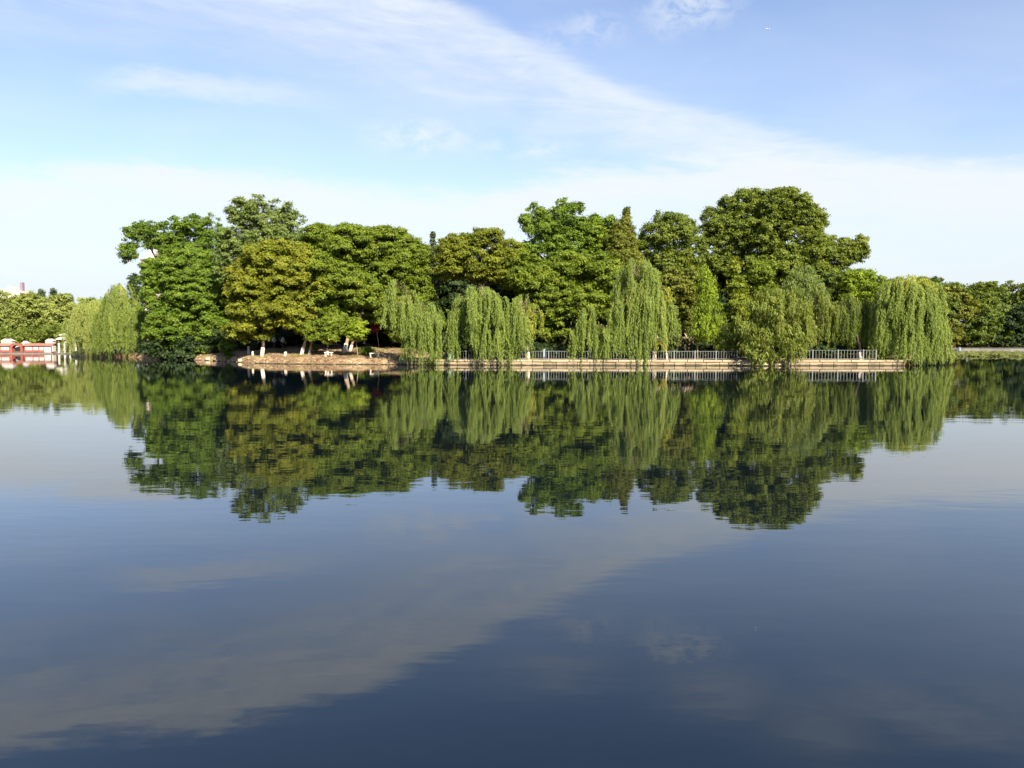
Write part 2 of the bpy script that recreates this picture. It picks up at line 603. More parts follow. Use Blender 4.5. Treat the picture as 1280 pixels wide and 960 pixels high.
def wnoise(sx, sy, rot, detail, rough=0.5):
    mp = t.nodes.new('ShaderNodeMapping')
    mp.inputs['Scale'].default_value = (sx, sy, 1)
    mp.inputs['Rotation'].default_value = (0, 0, rot)
    t.links.new(g.outputs['Position'], mp.inputs['Vector'])
    n = t.nodes.new('ShaderNodeTexNoise')
    n.inputs['Scale'].default_value = 1.0
    n.inputs['Detail'].default_value = detail
    n.inputs['Roughness'].default_value = rough
    t.links.new(mp.outputs[0], n.inputs['Vector'])
    return n.outputs[0]


def tm(op, a, b):
    n = t.nodes.new('ShaderNodeMath')
    n.operation = op
    for s, v in zip(n.inputs, (a, b)):
        if isinstance(v, float):
            s.default_value = v
        else:
            t.links.new(v, s)
    return n.outputs[0]


swell = wnoise(0.35, 0.9, 0.25, 3.0)
rip = wnoise(1.6, 3.6, -0.15, 3.0)
patch = wnoise(0.03, 0.07, 0.3, 2.0)
pr = t.nodes.new('ShaderNodeMapRange')
pr.inputs[1].default_value = 0.38
pr.inputs[2].default_value = 0.66
pr.inputs[3].default_value = 0.25
pr.inputs[4].default_value = 1.0
t.links.new(patch, pr.inputs[0])
hgt = tm('ADD', tm('MULTIPLY', swell, 0.0042), tm('MULTIPLY', tm('MULTIPLY', rip, pr.outputs[0]), 0.0013))
b = t.nodes.new('ShaderNodeBump')
b.inputs['Strength'].default_value = 1.0
b.inputs['Distance'].default_value = 1.0
t.links.new(hgt, b.inputs['Height'])
t.links.new(b.outputs[0], p.inputs['Normal'])
WATER = m
tag(MB().add([(-700, -120, 0), (700, -120, 0), (700, 165, 0), (-700, 165, 0)], [(0, 1, 2, 3)]).build('lake_water', WATER), kind='structure')

# ------------------------------------------------------------------ trees
STY = {  # clump radius m, spray radius, z-flatness of clumps, leaf length, coverage, drooping, spacing
    'puffy': dict(cr=0.92, s=0.34, flat=0.85, leaf=0.24, cov=1.45, droop=0.1, sep=1.42),
    'layered': dict(cr=1.15, s=0.37, flat=0.42, leaf=0.24, cov=1.8, droop=0.0, sep=1.32),
    'mid': dict(cr=0.98, s=0.35, flat=0.55, leaf=0.24, cov=1.6, droop=0.05, sep=1.42),
    'loose': dict(cr=0.85, s=0.34, flat=0.8, leaf=0.25, cov=1.2, droop=0.1, sep=1.5),
    'fine': dict(cr=0.75, s=0.32, flat=0.9, leaf=0.22, cov=1.5, droop=0.25, sep=1.1),
    'hang': dict(cr=0.8, s=0.36, flat=1.15, leaf=0.28, cov=1.4, droop=1.0, sep=1.15),
    'far': dict(cr=1.35, s=0.52, flat=0.7, leaf=0.40, cov=1.4, droop=0.1, sep=1.3),
}


def clumps_for(lobes, D, st):
    out = []
    kv = unit(rng.normal(size=(4, 3)) * np.array((1, 1, 1.5))) * rng.uniform(1.1, 1.9, (4, 1))
    ph = rng.uniform(0, 6.28, 4)
    gap = st.get('gap', -0.6)
    for (cx, cy, rx, ry) in lobes:
        c = W(cx, cy, D)
        a = rx / F * D
        b_ = ry / F * D
        d_ = max(min(a, b_ * 1.4) * 0.95, 0.8)
        cr = min(st['cr'], 0.62 * min(a, b_ / st['flat'] if st['flat'] < 1 else b_))
        k = max(0.35, 1 - 0.78 * cr / max(a, 0.01))
        kz = max(0.3, 1 - 0.78 * cr * st['flat'] / max(b_, 0.01))
        area = a * b_ * 4.2 + a * d_ * 2.5
        tries = int(60 + area / (cr * cr) * 9)
        for _ in range(tries):
            u = unit(rng.normal(size=3))
            f = rng.uniform(0.8, 1.12) if rng.random() < 0.8 else rng.uniform(0.1, 0.72)
            q = c + np.array((u[0] * a * k, u[1] * d_ * k, u[2] * b_ * kz)) * f
            r = cr * rng.uniform(0.5, 1.25)
            ok = np.sin(kv @ q + ph).sum() > gap or (r < cr * .7 and rng.random() < 0.2)
            if not ok:
                continue
            for (o, ro, _b) in out:
                dd = q - o
                dd[2] /= st['flat']
                if dd @ dd < (st['sep'] * 0.5 * (r + ro)) ** 2:
                    ok = False
                    break
            if ok:
                out.append((q, r, u[1] > 0.35))
        # odd sprigs sticking out of the outline
        for _ in range(int(area * 0.30)):
            u = unit(rng.normal(size=3) + np.array((0, 0, 0.3)))
            if u[1] > 0.5:
                continue
            q = c + np.array((u[0] * a, u[1] * d_, u[2] * b_)) * rng.uniform(0.88, 1.07)
            out.append((q, min(cr, 0.9) * rng.uniform(0.22, 0.48), False))
    return out


def crown_leaves(clumps, st, tone=0.5):
    C, Nn, A, Ln, Wd, T = [], [], [], [], [], []
    up = np.array((0, 0, 1.0))
    for (q, r, back) in clumps:
        ns = int(3.6 * (r / st['s']) ** 2 * st['cov'] * (0.3 if back else 1.0))
        u = unit(rng.normal(size=(max(ns, 3), 3)) + np.array((0, -0.12, 0.30)))
        sc = q + u * (r * rng.uniform(0.62, 1.0, (len(u), 1))) * np.array((1, 1, st['flat']))
        ct = rng.normal(0, 0.10)
        nl = int(26 * (st['s'] / st['leaf'] / 1.55) ** 2 * 1.0)
        stt = rng.normal(0, 0.10, len(u))
        cc = np.repeat(sc, nl, 0)
        uu = np.repeat(u, nl, 0)
        tt = np.repeat(stt, nl)
        n = len(cc)
        jit = rng.normal(size=(n, 3)) * st['s'] * 0.58 * np.array((1, 1, 0.55 if st['droop'] < 0.5 else 1.2))
        cc = cc + jit
        nr = unit(uu * 0.9 + up * 0.35 + rng.normal(size=(n, 3)) * 0.36)
        axd = rng.normal(size=(n, 3)) * (1 - 0.6 * st['droop']) + uu * 0.4 - up * st['droop'] * 1.6
        if st['droop'] > 0.5:
            nr = unit(uu * np.array((1, 1, 0.2)) + np.array((0, -0.1, 0.25)) + rng.normal(size=(n, 3)) * 0.4)
        C.append(cc); Nn.append(nr); A.append(axd)
        lf = st['leaf'] * rng.uniform(0.5, 1.5, n)
        Ln.append(lf)
        Wd.append(lf * (0.62 if st['droop'] < 0.5 else 0.36))
        T.append(tone + ct + tt + rng.normal(0, 0.13, n))
    return [np.concatenate(z) for z in (C, Nn, A, Ln, Wd, T)]


def limbs_for(trunk_top, trunk_base, clumps, tr, mb, n_limb=7):
    """Curved limbs from the trunk to groups of clumps, twigs from the limbs into the clumps."""
    pts = np.array([c[0] for c in clumps])
    if len(pts) == 0:
        return
    idx = rng.choice(len(pts), min(n_limb, len(pts)), replace=False)
    cen = pts[idx]
    for _ in range(3):
        g_ = np.argmin(((pts[:, None] - cen[None]) ** 2).sum(-1), 1)
        cen = np.array([pts[g_ == i].mean(0) if (g_ == i).any() else cen[i] for i in range(len(cen))])
    H = trunk_top - trunk_base
    for i in range(len(cen)):
        mem = pts[g_ == i]
        if not len(mem):
            continue
        s = rng.uniform(0.55, 1.0)
        p0 = trunk_base + H * s
        e = cen[i]
        if e[2] < p0[2] - 1:
            p0 = trunk_base + H * 0.5
        m1 = p0 * 0.65 + e * 0.35 + np.array((rng.normal(0, .25), rng.normal(0, .25), 0.12 * np.linalg.norm(e - p0)))
        m2 = p0 * 0.3 + e * 0.7 + np.array((rng.normal(0, .25), rng.normal(0, .25), 0.10 * np.linalg.norm(e - p0)))
        r0 = tr * rng.uniform(0.34, 0.5)
        mb.tube([p0, m1, m2, e], [r0, r0 * .75, r0 * .5, r0 * .26], 5)
        for q in mem[:9]:
            st_ = m2 if rng.random() < 0.6 else m1
            mid = st_ * 0.45 + q * 0.55 + np.array((0, 0, rng.uniform(0.0, 0.4)))
            mb.tube([st_, mid, q], [r0 * .36, r0 * .24, r0 * .1], 4)


GROUP_ISLAND = 'leafy trees on the island'


def trunk_parts(root, base, top, tr, lime=0.0, bark=None, lean=(0, 0)):
    """Trunk in root's own coordinates; limewashed foot as a part of its own."""
    b0 = np.zeros(3)
    tp = top - base
    k = 7
    pts = []
    for i in range(k):
        f = i / (k - 1)
        pts.append(b0 + tp * f + np.array((math.sin(f * 5 + tr * 40) * 0.18 * math.sin(math.pi * f) * tp[2] / 5, math.cos(f * 4 + tr * 70) * 0.12 * math.sin(math.pi * f), 0)))
    pts[0] = pts[0] - np.array((0, 0, 0.3))
    rad = [tr * (1.35 if i == 0 else 1.0 - 0.55 * i / (k - 1)) for i in range(k)]
    MB().tube(pts, rad, 9).build('trunk', bark or BARK, root, True)
    if lime > 0:
        f = lime / max(tp[2], 0.1)
        q = [np.array((0, 0, -0.2)), pts[1] * (f * 6) if f * 6 < 1 else pts[1]]
        rr = [rad[0] + 0.02, rad[1] + 0.03]
        e = pts[1] * min(1.0, f * (k - 1))
        MB().tube([pts[0], e], [rad[0] + 0.025, rad[0] + (rad[1] - rad[0]) * min(1.0, f * (k - 1)) + 0.025], 9).build('limewash', LIME, root, True)


def tree(name, label, base_px, D, lobes, style='mid', pal='green', tr=0.2, lime=0.0, bark=None, tone=0.5, group=GROUP_ISLAND, cat='tree', base_z=None, top_f=0.35, base_D=None, n_limb=7, st_over=None, twin=None):
    st = dict(STY[style])
    if st_over:
        st.update(st_over)
    bD = base_D or D
    bx = (base_px - 640) / F * bD
    z0 = gz(bx, bD) if base_z is None else base_z
    base = np.array((bx, bD, z0))
    root = thing(name, label, cat, base, group)
    cl = clumps_for(lobes, D, st)
    P = np.array([c[0] for c in cl])
    zlo, zhi = P[:, 2].min(), P[:, 2].max()
    mid = P.mean(0)
    top = np.array((base[0] * 0.45 + mid[0] * 0.55, base[1] * 0.4 + mid[1] * 0.6, zlo + (zhi - zlo) * (top_f + 0.25)))
    trunk_parts(root, base, top, tr, lime, bark)
    if twin:
        b2 = np.array((twin / F * bD, 0.3, 0))
        pp = [b2 + np.array((0, 0, -0.2)), b2 + (top - base) * np.array((.45, .5, .45)), (top - base) * 0.9 + b2]
        MB().tube(pp, [tr * .85, tr * .7, tr * .4], 7).build('trunk', bark or BARK, root, True)
        if lime:
            dlt = pp[1] - pp[0]
            MB().tube([pp[0], pp[0] + dlt * (lime / dlt[2])], [tr * .85 + .025, tr * .8 + .025], 8).build('limewash', LIME, root, True)
    mb = MB()
    limbs_for(top, base + (top - base) * 0.25, cl, tr, mb, n_limb)
    mb.v = [(v[0] - base[0], v[1] - base[1], v[2] - base[2]) for v in mb.v]
    mb.build('branches', bark or BARK, root)
    c, n, a, l, w, tt = crown_leaves(cl, st, tone)
    link('crown', leaf_mesh('crown', c - base, n, a, l, w, tt, PAL[pal]), root)
    return root


GROUP_WILLOW = 'weeping willows along the shore'


def willow(label, base_px, D, curtains, pal='willow', tr=0.22, base_D=None, base_z=None, lime=0.0, tone=0.5, dens=1.0, lw=0.070, bark=None, lean=True):
    bD = base_D or D + 1.5
    bx = (base_px - 640) / F * bD
    z0 = gz(bx, bD) if base_z is None else base_z
    base = np.array((bx, bD, z0))
    root = thing('weeping_willow', label, 'tree', base, GROUP_WILLOW)
    C, Nn, A, Ln, Wd, T, K = [], [], [], [], [], [], []
    heads = []
    for cu in curtains:
        cx, rx, yt, yb = cu[:4]
        ctone = cu[4] if len(cu) > 4 else 0.0
        cpal = cu[5] if len(cu) > 5 else pal
        pt, pb = W(cx, yt, D), W(cx, yb, D)
        a = rx / F * D
        dep = max(min(a * 0.9, 3.0), 0.35)
        nb = max(4, int(a * dep * 3.4 * dens + 5 * a * dens))
        hh = pt[2] - pb[2]
        g1, g2 = rng.uniform(0, 6.28, 2)
        nb = int(nb * 1.25) + 1
        for ib in range(int(nb * 1.55)):
            single = ib >= nb
            rr, th = math.sqrt(rng.uniform(0.02, 1)), rng.uniform(0, 2 * math.pi)
            ox, oy = a * rr * math.cos(th), dep * rr * math.sin(th)
            if math.sin(ox * 2.6 + g1) + math.sin(ox * 5.3 + g2) < -0.55 and rng.random() < (0.93 if not single else 0.6):
                continue
            zt = pt[2] - hh * (0.30 * rr ** 2.2) - rng.uniform(0, 0.06) * hh
            if rng.random() < 0.35:
                zt -= rng.uniform(0, 0.35) * hh
            zb = pb[2] + hh * (rng.uniform(-0.02, 0.10) if rng.random() < 0.62 else rng.uniform(0.08, 0.6))
            zb = max(zb, 0.12 if oy < 0.6 else z0 + 0.4)
            if zt - zb < 0.6:
                zt = zb + 0.6
            heads.append(np.array((pt[0] + ox * 0.92, pt[1] + oy * 0.92, zt + 0.05)))
            ns = int(rng.integers(1, 4)) if single else int(rng.integers(6, 14))
            wid = rng.uniform(.10, .30) if single else rng.uniform(.06, .19)
            bsw = rng.normal(0, .16)
            bt = rng.normal(0, 0.16) + ctone
            out_ = np.array((ox, oy)) / (math.hypot(ox, oy) + 1e-6)
            for _s in range(ns):
                L_ = (zt - zb) * (1.03 - 0.45 * rng.random() ** 1.6)
                k = max(5, int(L_ / 0.122))
                f = (np.arange(k) + rng.random(k)) / k
                sx, sy = rng.normal(0, wid, 2)
                sw = rng.normal(bsw, 0.09)
                wv, wp = rng.uniform(.02, .07), rng.uniform(0, 6.28)
                cc = np.empty((k, 3))
                arch = np.minimum(f * L_ / 0.9, 1.0)
                cc[:, 0] = pt[0] + ox * 0.85 + sx + out_[0] * 0.35 * arch + sw * f ** 1.5 * 2 + wv * np.sin(wp + f * L_ * 2.2) + rng.normal(0, 0.035, k)
                cc[:, 1] = pt[1] + oy * 0.85 + sy + out_[1] * 0.35 * arch + rng.normal(0, 0.05, k)
                cc[:, 2] = zt - f * L_ + 0.10 * (1 - arch)
                nn = unit(np.stack([rng.normal(out_[0] * .5, .65, k), rng.normal(-0.45 + out_[1] * .4, .45, k), rng.normal(.32, .3, k)], 1))
                aa = np.stack([rng.normal(0, .42, k), rng.normal(0, .42, k), -np.ones(k)], 1)
                K += [cpal] * k
                C.append(cc); Nn.append(nn); A.append(aa)
                Ln.append(rng.uniform(0.18, 0.44, k))
                Wd.append(lw * rng.uniform(0.8, 1.3, k))
                T.append(tone + bt + rng.normal(0, .1) + rng.normal(0, .1, k) + 0.10 * (1 - f))
    C, Nn, A, Ln, Wd, T = [np.concatenate(z) for z in (C, Nn, A, Ln, Wd, T)]
    heads = np.array(heads)
    mid = heads.mean(0)
    top = np.array((base[0] * .35 + mid[0] * .65, base[1] * .4 + mid[1] * .6, z0 + (heads[:, 2].max() - z0) * 0.72))
    trunk_parts(root, base, top, tr, lime, bark)
    mb = MB()
    limbs_for(top, base + (top - base) * 0.3, [(h, 1, False) for h in heads], tr, mb, 8)
    mb.v = [(v[0] - base[0], v[1] - base[1], v[2] - base[2]) for v in mb.v]
    mb.build('branches', bark or BARK, root)
    K = np.array(K)
    for kp in sorted(set(K)):
        q = K == kp
        o = link('crown' if kp == pal else 'turning_foliage', leaf_mesh('crown', C[q] - base, Nn[q], A[q], Ln[q], Wd[q], T[q], PAL[kp]), root)
        if kp != pal:
            o['label'] = 'yellowing strands turning with autumn'
    return root


# --- island, left part
tree('camphor_tree', 'sparse green tree with loose outer boughs above the island\'s left tip', 196, 125, [(160, 314, 15, 14), (172, 290, 21, 13), (207, 297, 27, 22), (237, 284, 27, 17), (262, 296, 22, 22), (262, 274, 8, 8), (228, 320, 30, 22)], 'loose', 'green', 0.26, tone=0.45, base_D=127)
tree('broadleaf_tree', 'big bright green tree with tiered boughs hanging low over the bare bank', 248, 117, [(236, 344, 42, 32), (209, 378, 31, 32), (252, 372, 42, 36), (219, 412, 37, 24), (262, 408, 36, 30), (191, 345, 16, 24), (295, 395, 18, 28)], 'mid', 'green', 0.34, lime=1.3, bark=BARK, tone=0.55, st_over=dict(flat=0.5, sep=1.35))
tree('tall_loose_tree', 'tall grey-green tree with sky showing through its top, behind the yellow-green one', 330, 112, [(312, 266, 27, 21), (342, 276, 22, 24), (360, 264, 12, 14), (368, 284, 13, 20), (298, 298, 24, 24), (335, 310, 42, 28), (290, 330, 24, 30), (372, 310, 22, 30)], 'loose', 'grey_green', 0.28, tone=0.55, st_over=dict(cov=1.1))
tree('yellowing_tree', 'yellow-green tree with flat tiers and a limewashed trunk at the bank edge', 327, 102, [(348, 326, 50, 24), (318, 352, 34, 26), (362, 356, 42, 24), (338, 385, 50, 22), (312, 408, 34, 18), (372, 392, 24, 22), (296, 380, 16, 20)], 'layered', 'yellow', 0.19, lime=1.15, tone=0.5)
tree('tiered_tree', 'green tree with twin pale trunks limewashed at the foot', 376, 104, [(402, 300, 26, 20), (436, 306, 34, 24), (412, 336, 40, 24), (440, 360, 36, 26), (402, 372, 32, 22), (388, 405, 22, 16), (420, 398, 30, 12)], 'layered', 'olive', 0.17, lime=1.0, bark=BARK_PALE, tone=0.45, base_D=101.5, twin=9)
tree('spreading_tree', 'broad olive-green tree behind the small white bench', 430, 108, [(482, 304, 34, 22), (512, 318, 26, 24), (455, 318, 34, 26), (490, 346, 44, 26), (470, 378, 44, 26), (518, 365, 26, 34), (508, 402, 28, 24), (480, 292, 16, 10), (528, 322, 14, 14), (530, 350, 16, 18)], 'layered', 'olive', 0.22, lime=1.1, bark=BARK_PALE, tone=0.42, base_D=103.5, twin=6)
tree('low_tree', 'low dark green spreading tree with a white foot behind a white bench', 410, 100.5, [(386, 412, 16, 8), (405, 421, 24, 9), (428, 411, 15, 9), (408, 406, 18, 8)], 'mid', 'olive', 0.13, lime=1.2, tone=0.4, group=None, st_over=dict(cr=0.75, s=.32, leaf=.22))
tree('round_young_tree', 'small ball-headed yellow-green tree on a thin stem beside the bench', 447, 98.8, [(447, 414, 17, 14)], 'fine', 'bright', 0.055, bark=BARK_PALE, tone=0.62, group=None, st_over=dict(cr=0.6, s=0.3, cov=1.7))
tree('red_leaved_tree', 'small red-leaved tree in the shade beside the first drooping willow', 473, 108, [(474, 406, 4, 4), (469, 410, 3.5, 4)], 'fine', 'red', 0.018, tone=0.6, group=None, st_over=dict(cr=0.45, s=0.25))
tree('spindly_conifer', 'thin grey-green conifer tip poking up between two rounded crowns', 541, 114, [(541, 294, 1.6, 4), (541, 304, 4, 7), (541, 318, 7, 11), (541, 345, 11, 20)], 'fine', 'conifer', 0.08, tone=0.6, group=None, st_over=dict(cr=0.34, s=0.2, gap=-3, cov=1.1))
tree('shadow_tree', 'narrow tree with shadow put into its dark leaves between the rounded willow and the big bright tiered tree', 168, 127.5, [(168, 358, 8, 16), (172, 378, 9, 20), (180, 402, 11, 18)], 'fine', 'deep', 0.14, tone=.7, group=None, st_over=dict(gap=-3))  # dark leaves stand in for the shadow left of the big tree
# --- island, middle
tree('umbrella_tree', 'yellow-green flat-topped tree with bare limbs under it above the willows', 604, 107, [(572, 312, 26, 20), (606, 304, 28, 18), (590, 330, 42, 22), (636, 322, 22, 22), (640, 346, 28, 18), (556, 334, 16, 18), (558, 318, 14, 12)], 'layered', 'yellow', 0.26, tone=0.35, top_f=0.1)
tree('lofty_tree', 'tall fresh green tree with rounded puffs left of the pointed one', 702, 113, [(672, 278, 24, 22), (706, 274, 26, 22), (690, 300, 34, 26), (735, 296, 28, 24), (668, 322, 26, 24), (715, 322, 36, 26), (752, 290, 15, 14)], 'puffy', 'green', 0.3, tone=0.55)
tree('glossy_tree', 'dense mid-green tree with mottled glossy foliage over the dark railing gap', 705, 104.5, [(672, 352, 34, 24), (712, 342, 38, 24), (752, 346, 30, 28), (690, 382, 40, 24), (735, 380, 40, 28), (766, 388, 22, 30), (694, 412, 28, 14), (655, 330, 22, 14)], 'mid', 'olive', 0.26, tone=0.4, st_over=dict(cr=0.95, s=0.36))
tree('pointed_tree', 'pointed yellow-brown conical tree rising left of the dark round crown', 781, 110, [(783, 266, 3, 8), (782, 276, 7, 10), (780, 290, 13, 16), (777, 306, 20, 22), (780, 330, 24, 24)], 'fine', 'rust', 0.18, tone=0.4, group=None, st_over=dict(gap=-3, cr=.55, s=.28))
tree('pale_tree', 'pale yellow-green tree filling the dip beside the pointed one', 760, 112, [(758, 282, 17, 16), (745, 284, 18, 14), (752, 312, 22, 24), (800, 312, 14, 20), (808, 335, 14, 20)], 'puffy', 'bright', 0.16, tone=0.3)
tree('dark_round_tree', 'dark green round-headed tree right of the pointed yellow-brown one', 842, 111, [(836, 292, 32, 26), (822, 318, 22, 26), (858, 312, 26, 28), (836, 340, 34, 22)], 'puffy', 'dark', 0.28, tone=0.62)
tree('patchy_tree', 'yellowish patchy tree between the big willow and the bright young tree', 856, 101, [(850, 368, 22, 22), (838, 345, 14, 14), (862, 350, 16, 14), (852, 396, 20, 20)], 'mid', 'rust', 0.14, tone=0.42, st_over=dict(cr=.8, s=.34))
# --- island, right part
tree('great_camphor_tree', 'left half of the tallest dark green crowns on the island', 945, 117, [(932, 262, 34, 24), (898, 284, 27, 26), (925, 290, 38, 30), (900, 320, 28, 34), (935, 330, 34, 30)], 'puffy', 'dark', 0.36, tone=0.66)
tree('tallest_tree', 'tallest dark green tree with holes of sky in its domed crown', 975, 114, [(978, 260, 36, 25), (1008, 276, 25, 26), (962, 292, 32, 30), (1002, 305, 32, 30), (972, 335, 38, 28), (984, 250, 16, 14)], 'puffy', 'dark', 0.38, tone=0.7)
tree('shouldered_tree', 'green tree with a rounded arm reaching out right over the bright one', 1034, 118, [(1062, 312, 25, 20), (1036, 322, 26, 26), (1018, 345, 34, 26), (1052, 340, 22, 18)], 'puffy', 'dark', 0.26, tone=0.75)
tree('bright_young_tree', 'bright green narrow young tree on a thin trunk in front of the railing', 872, 94.6, [(880, 345, 9, 14), (884, 366, 15, 18), (886, 392, 19, 22), (879, 415, 19, 18)], 'hang', 'bright', 0.075, bark=BARK_PALE, tone=0.45, group=None, st_over=dict(cr=.6, s=.32))
tree('small_golden_tree', 'small golden-green tree between the bright young one and the olive ball', 920, 99.5, [(918, 336, 9, 14), (922, 358, 14, 18), (926, 384, 17, 18)], 'fine', 'olive', 0.1, tone=0.75, st_over=dict(cr=.7))
tree('olive_ball_tree', 'rounded olive-green tree just above the bushy shoreline willow', 952, 103, [(950, 344, 21, 19), (956, 368, 20, 16)], 'fine', 'olive', 0.12, tone=0.45)
tree('feathery_tree', 'feathery grey-green tree below the tallest dark crown', 1002, 103, [(1000, 358, 24, 22), (985, 382, 26, 22), (1016, 378, 20, 22)], 'hang', 'grey_green', 0.14, tone=0.4)
tree('sunlit_tree', 'bright yellow-green tree in front of the arm of the dark crown', 1078, 107, [(1066, 352, 26, 18), (1090, 358, 24, 18), (1075, 374, 34, 18), (1112, 366, 16, 14)], 'puffy', 'bright', 0.2, tone=0.35, st_over=dict(cr=.95))
tree('shaded_tree', 'deep green tree in the shadowed gap left of the big rounded willow', 1062, 109, [(1060, 392, 36, 24), (1090, 398, 26, 26), (1045, 415, 26, 18), (1070, 420, 30, 16), (1040, 360, 22, 20), (1100, 375, 20, 20)], 'mid', 'dark', 0.2, tone=0.3)
tree('bank_bush_tree', 'green bushy tree hanging over the end of the railing', 912, 94.2, [(915, 418, 22, 16), (905, 432, 18, 12), (932, 436, 14, 10)], 'hang', 'dark', 0.09, tone=0.7, group=None, st_over=dict(cr=.6, s=.32, cov=1.5))

# --- willows
willow('big rounded willow with strands to the water at the left end', 150, 125.6, [(152, 24, 352, 412), (146, 7, 352, 385, .2, 'willow_yellow'), (142, 26, 372, 446), (160, 17, 368, 446), (130, 16, 382, 446), (168, 13, 374, 446), (172, 8, 384, 445)], 'willow', 0.24, base_z=0.5, base_D=130, dens=1.1)
willow('willow with haze put into its pale leaves beside the red waterside gallery', 108, 129, [(112, 22, 372, 425), (104, 17, 378, 446), (120, 18, 376, 446), (94, 9, 386, 445), (85, 6, 394, 444)], 'willow_hazed', 0.2, base_z=0.4, base_D=135)
willow('first tall willow beside the benches, its top leaning left', 540, 93.2, [(497, 15, 347, 392, .1), (484, 8, 375, 412), (512, 22, 362, 425), (536, 28, 378, 458), (518, 14, 392, 458), (556, 16, 384, 456)], 'willow', 0.2, base_D=96.5, dens=1.15)
willow('wide green willow curtain over the first stretch of coping', 606, 93.0, [(598, 34, 357, 410), (580, 20, 372, 440), (612, 22, 366, 458), (592, 14, 365, 425), (628, 14, 366, 458), (640, 10, 368, 440)], 'willow', 0.2, base_D=96, dens=1.05)
willow('narrow yellowing willow hanging in front of a pale trunk', 660, 93.2, [(656, 20, 366, 438), (670, 11, 372, 425, .0, 'willow_yellow'), (645, 10, 372, 458), (652, 5, 380, 458)], 'willow', 0.2, base_D=94.8, lime=1.3, bark=BARK_PALE, tone=0.55)
willow('small willow with a bright strand standing over the coping', 748, 92.8, [(735, 11, 380, 440), (728, 5, 384, 454), (742, 3.4, 384, 424, .3, 'willow_yellow'), (712, 4.2, 408, 455), (752, 12, 404, 456), (760, 8, 410, 452)], 'willow', 0.16, base_D=95.5, tone=0.5, dens=1.3)
willow('tall willow with browning upper tiers in the middle of the railing', 818, 93.0, [(797, 26, 322, 370, .0), (785, 20, 346, 448, .1), (800, 17, 348, 385, -.1, 'willow_brown'), (826, 12, 356, 385, .1, 'willow_yellow'), (806, 26, 352, 425, .1), (826, 18, 362, 440, .1), (800, 14, 372, 460), (774, 13, 366, 448), (838, 11, 372, 434), (812, 20, 330, 392, .05), (782, 16, 336, 400)], 'willow', 0.18, base_D=94.6, lime=1.0, bark=BARK_PALE, tone=0.55, dens=1.2)
willow('huge yellow-topped willow at the right end of the coping', 1128, 93.5, [(1138, 26, 344, 370, .0, 'willow_yellow'), (1128, 36, 346, 400, .15), (1150, 30, 348, 395, .25), (1112, 24, 368, 440), (1150, 28, 366, 455), (1132, 34, 372, 458), (1168, 17, 382, 456), (1100, 14, 390, 452), (1140, 44, 358, 420), (1162, 20, 392, 458), (1140, 26, 395, 458), (1176, 9, 392, 455)], 'willow', 0.3, base_D=98, dens=1.2, tone=0.52)
willow('slim hanging willow on a thin trunk above the low coping', 1022, 96.0, [(1018, 12, 348, 430), (1030, 12, 362, 438), (1012, 8, 385, 440)], 'willow_olive', 0.08, base_D=96.5, bark=BARK_PALE)
willow('shadowed willow with a crooked trunk beside the huge yellow-topped one', 1076, 96.0, [(1062, 18, 368, 432), (1080, 18, 372, 440), (1046, 12, 376, 430)], 'willow_olive', 0.2, base_D=94.2, lime=1.1, tone=0.3, dens=1.7)
# bushy willow leaning over the water
tree('bushy_willow', 'bushy olive willow spilling over the coping down to the water', 968, 91.0, [(962, 390, 30, 24), (994, 392, 24, 28), (930, 412, 18, 16), (945, 428, 28, 18), (985, 425, 28, 20), (1008, 418, 13, 20), (952, 448, 22, 10), (976, 376, 20, 14)], 'hang', 'willow_olive', 0.2, tone=0.55, base_D=92.8, base_z=0.6, group=GROUP_WILLOW, st_over=dict(cr=.75, s=.36, leaf=.32, cov=1.2, sep=1.45, gap=-.15))
willow('loose olive willow strands hanging through the bushy one at the broken coping', 985, 91.2, [(965, 24, 356, 425), (996, 20, 366, 440), (985, 14, 380, 456), (940, 12, 396, 445), (1010, 9, 384, 450)], 'willow_olive', 0.12, base_D=92.7, base_z=.6, dens=.75, tone=.6)

# --- trees of the far banks; the left ones carry haze in paler leaves
FARL = 'trees of the far bank left of the island'
tree('far_round_tree', 'rounded yellow-green tree behind the red gallery, at the frame edge', 4, 166, [(0, 390, 26, 24), (-22, 396, 22, 26), (14, 412, 24, 18), (-4, 422, 24, 12)], 'far', 'willow_hazed', 0.25, base_z=0.6, group=FARL, tone=.42)
tree('far_broad_tree', 'broad pale green tree rising behind the arched red portal', 42, 168, [(40, 388, 26, 22), (28, 402, 24, 20), (56, 404, 22, 22), (38, 374, 10, 8), (42, 420, 26, 12)], 'far', 'willow_hazed', 0.25, base_z=0.6, group=FARL, tone=.35)
tree('far_lime_tree', 'lime-green tree behind the white lakeside pavilion', 80, 168, [(76, 390, 22, 22), (92, 392, 18, 22), (70, 408, 22, 18), (96, 410, 18, 18)], 'far', 'willow_hazed', 0.25, base_z=0.6, group=FARL, tone=.5)
tree('far_hazy_tree', 'pale hazy tree between the lime-green tree and the willows', 118, 170, [(116, 392, 22, 20), (104, 410, 22, 18), (132, 405, 20, 20)], 'far', 'willow', 0.25, base_z=0.6, group=FARL, tone=.55)
for px, lab, ty in ((67, 'dark spiky conifer tip above the pale trees', 361), (88, 'shorter dark conifer tip near the pavilion', 369), (52, 'slim conifer tip closest to the white tower block', 362)):
    tree('far_conifer', lab, px, 176, [(px, ty + 4, 3, 5), (px, ty + 13, 6, 9), (px, ty + 30, 8, 14)], 'fine', 'conifer', 0.15, base_z=0.7, group='conifers on the far bank', st_over=dict(cr=.6, s=.3, leaf=.3))
FARR = 'trees of the far bank right of the island'
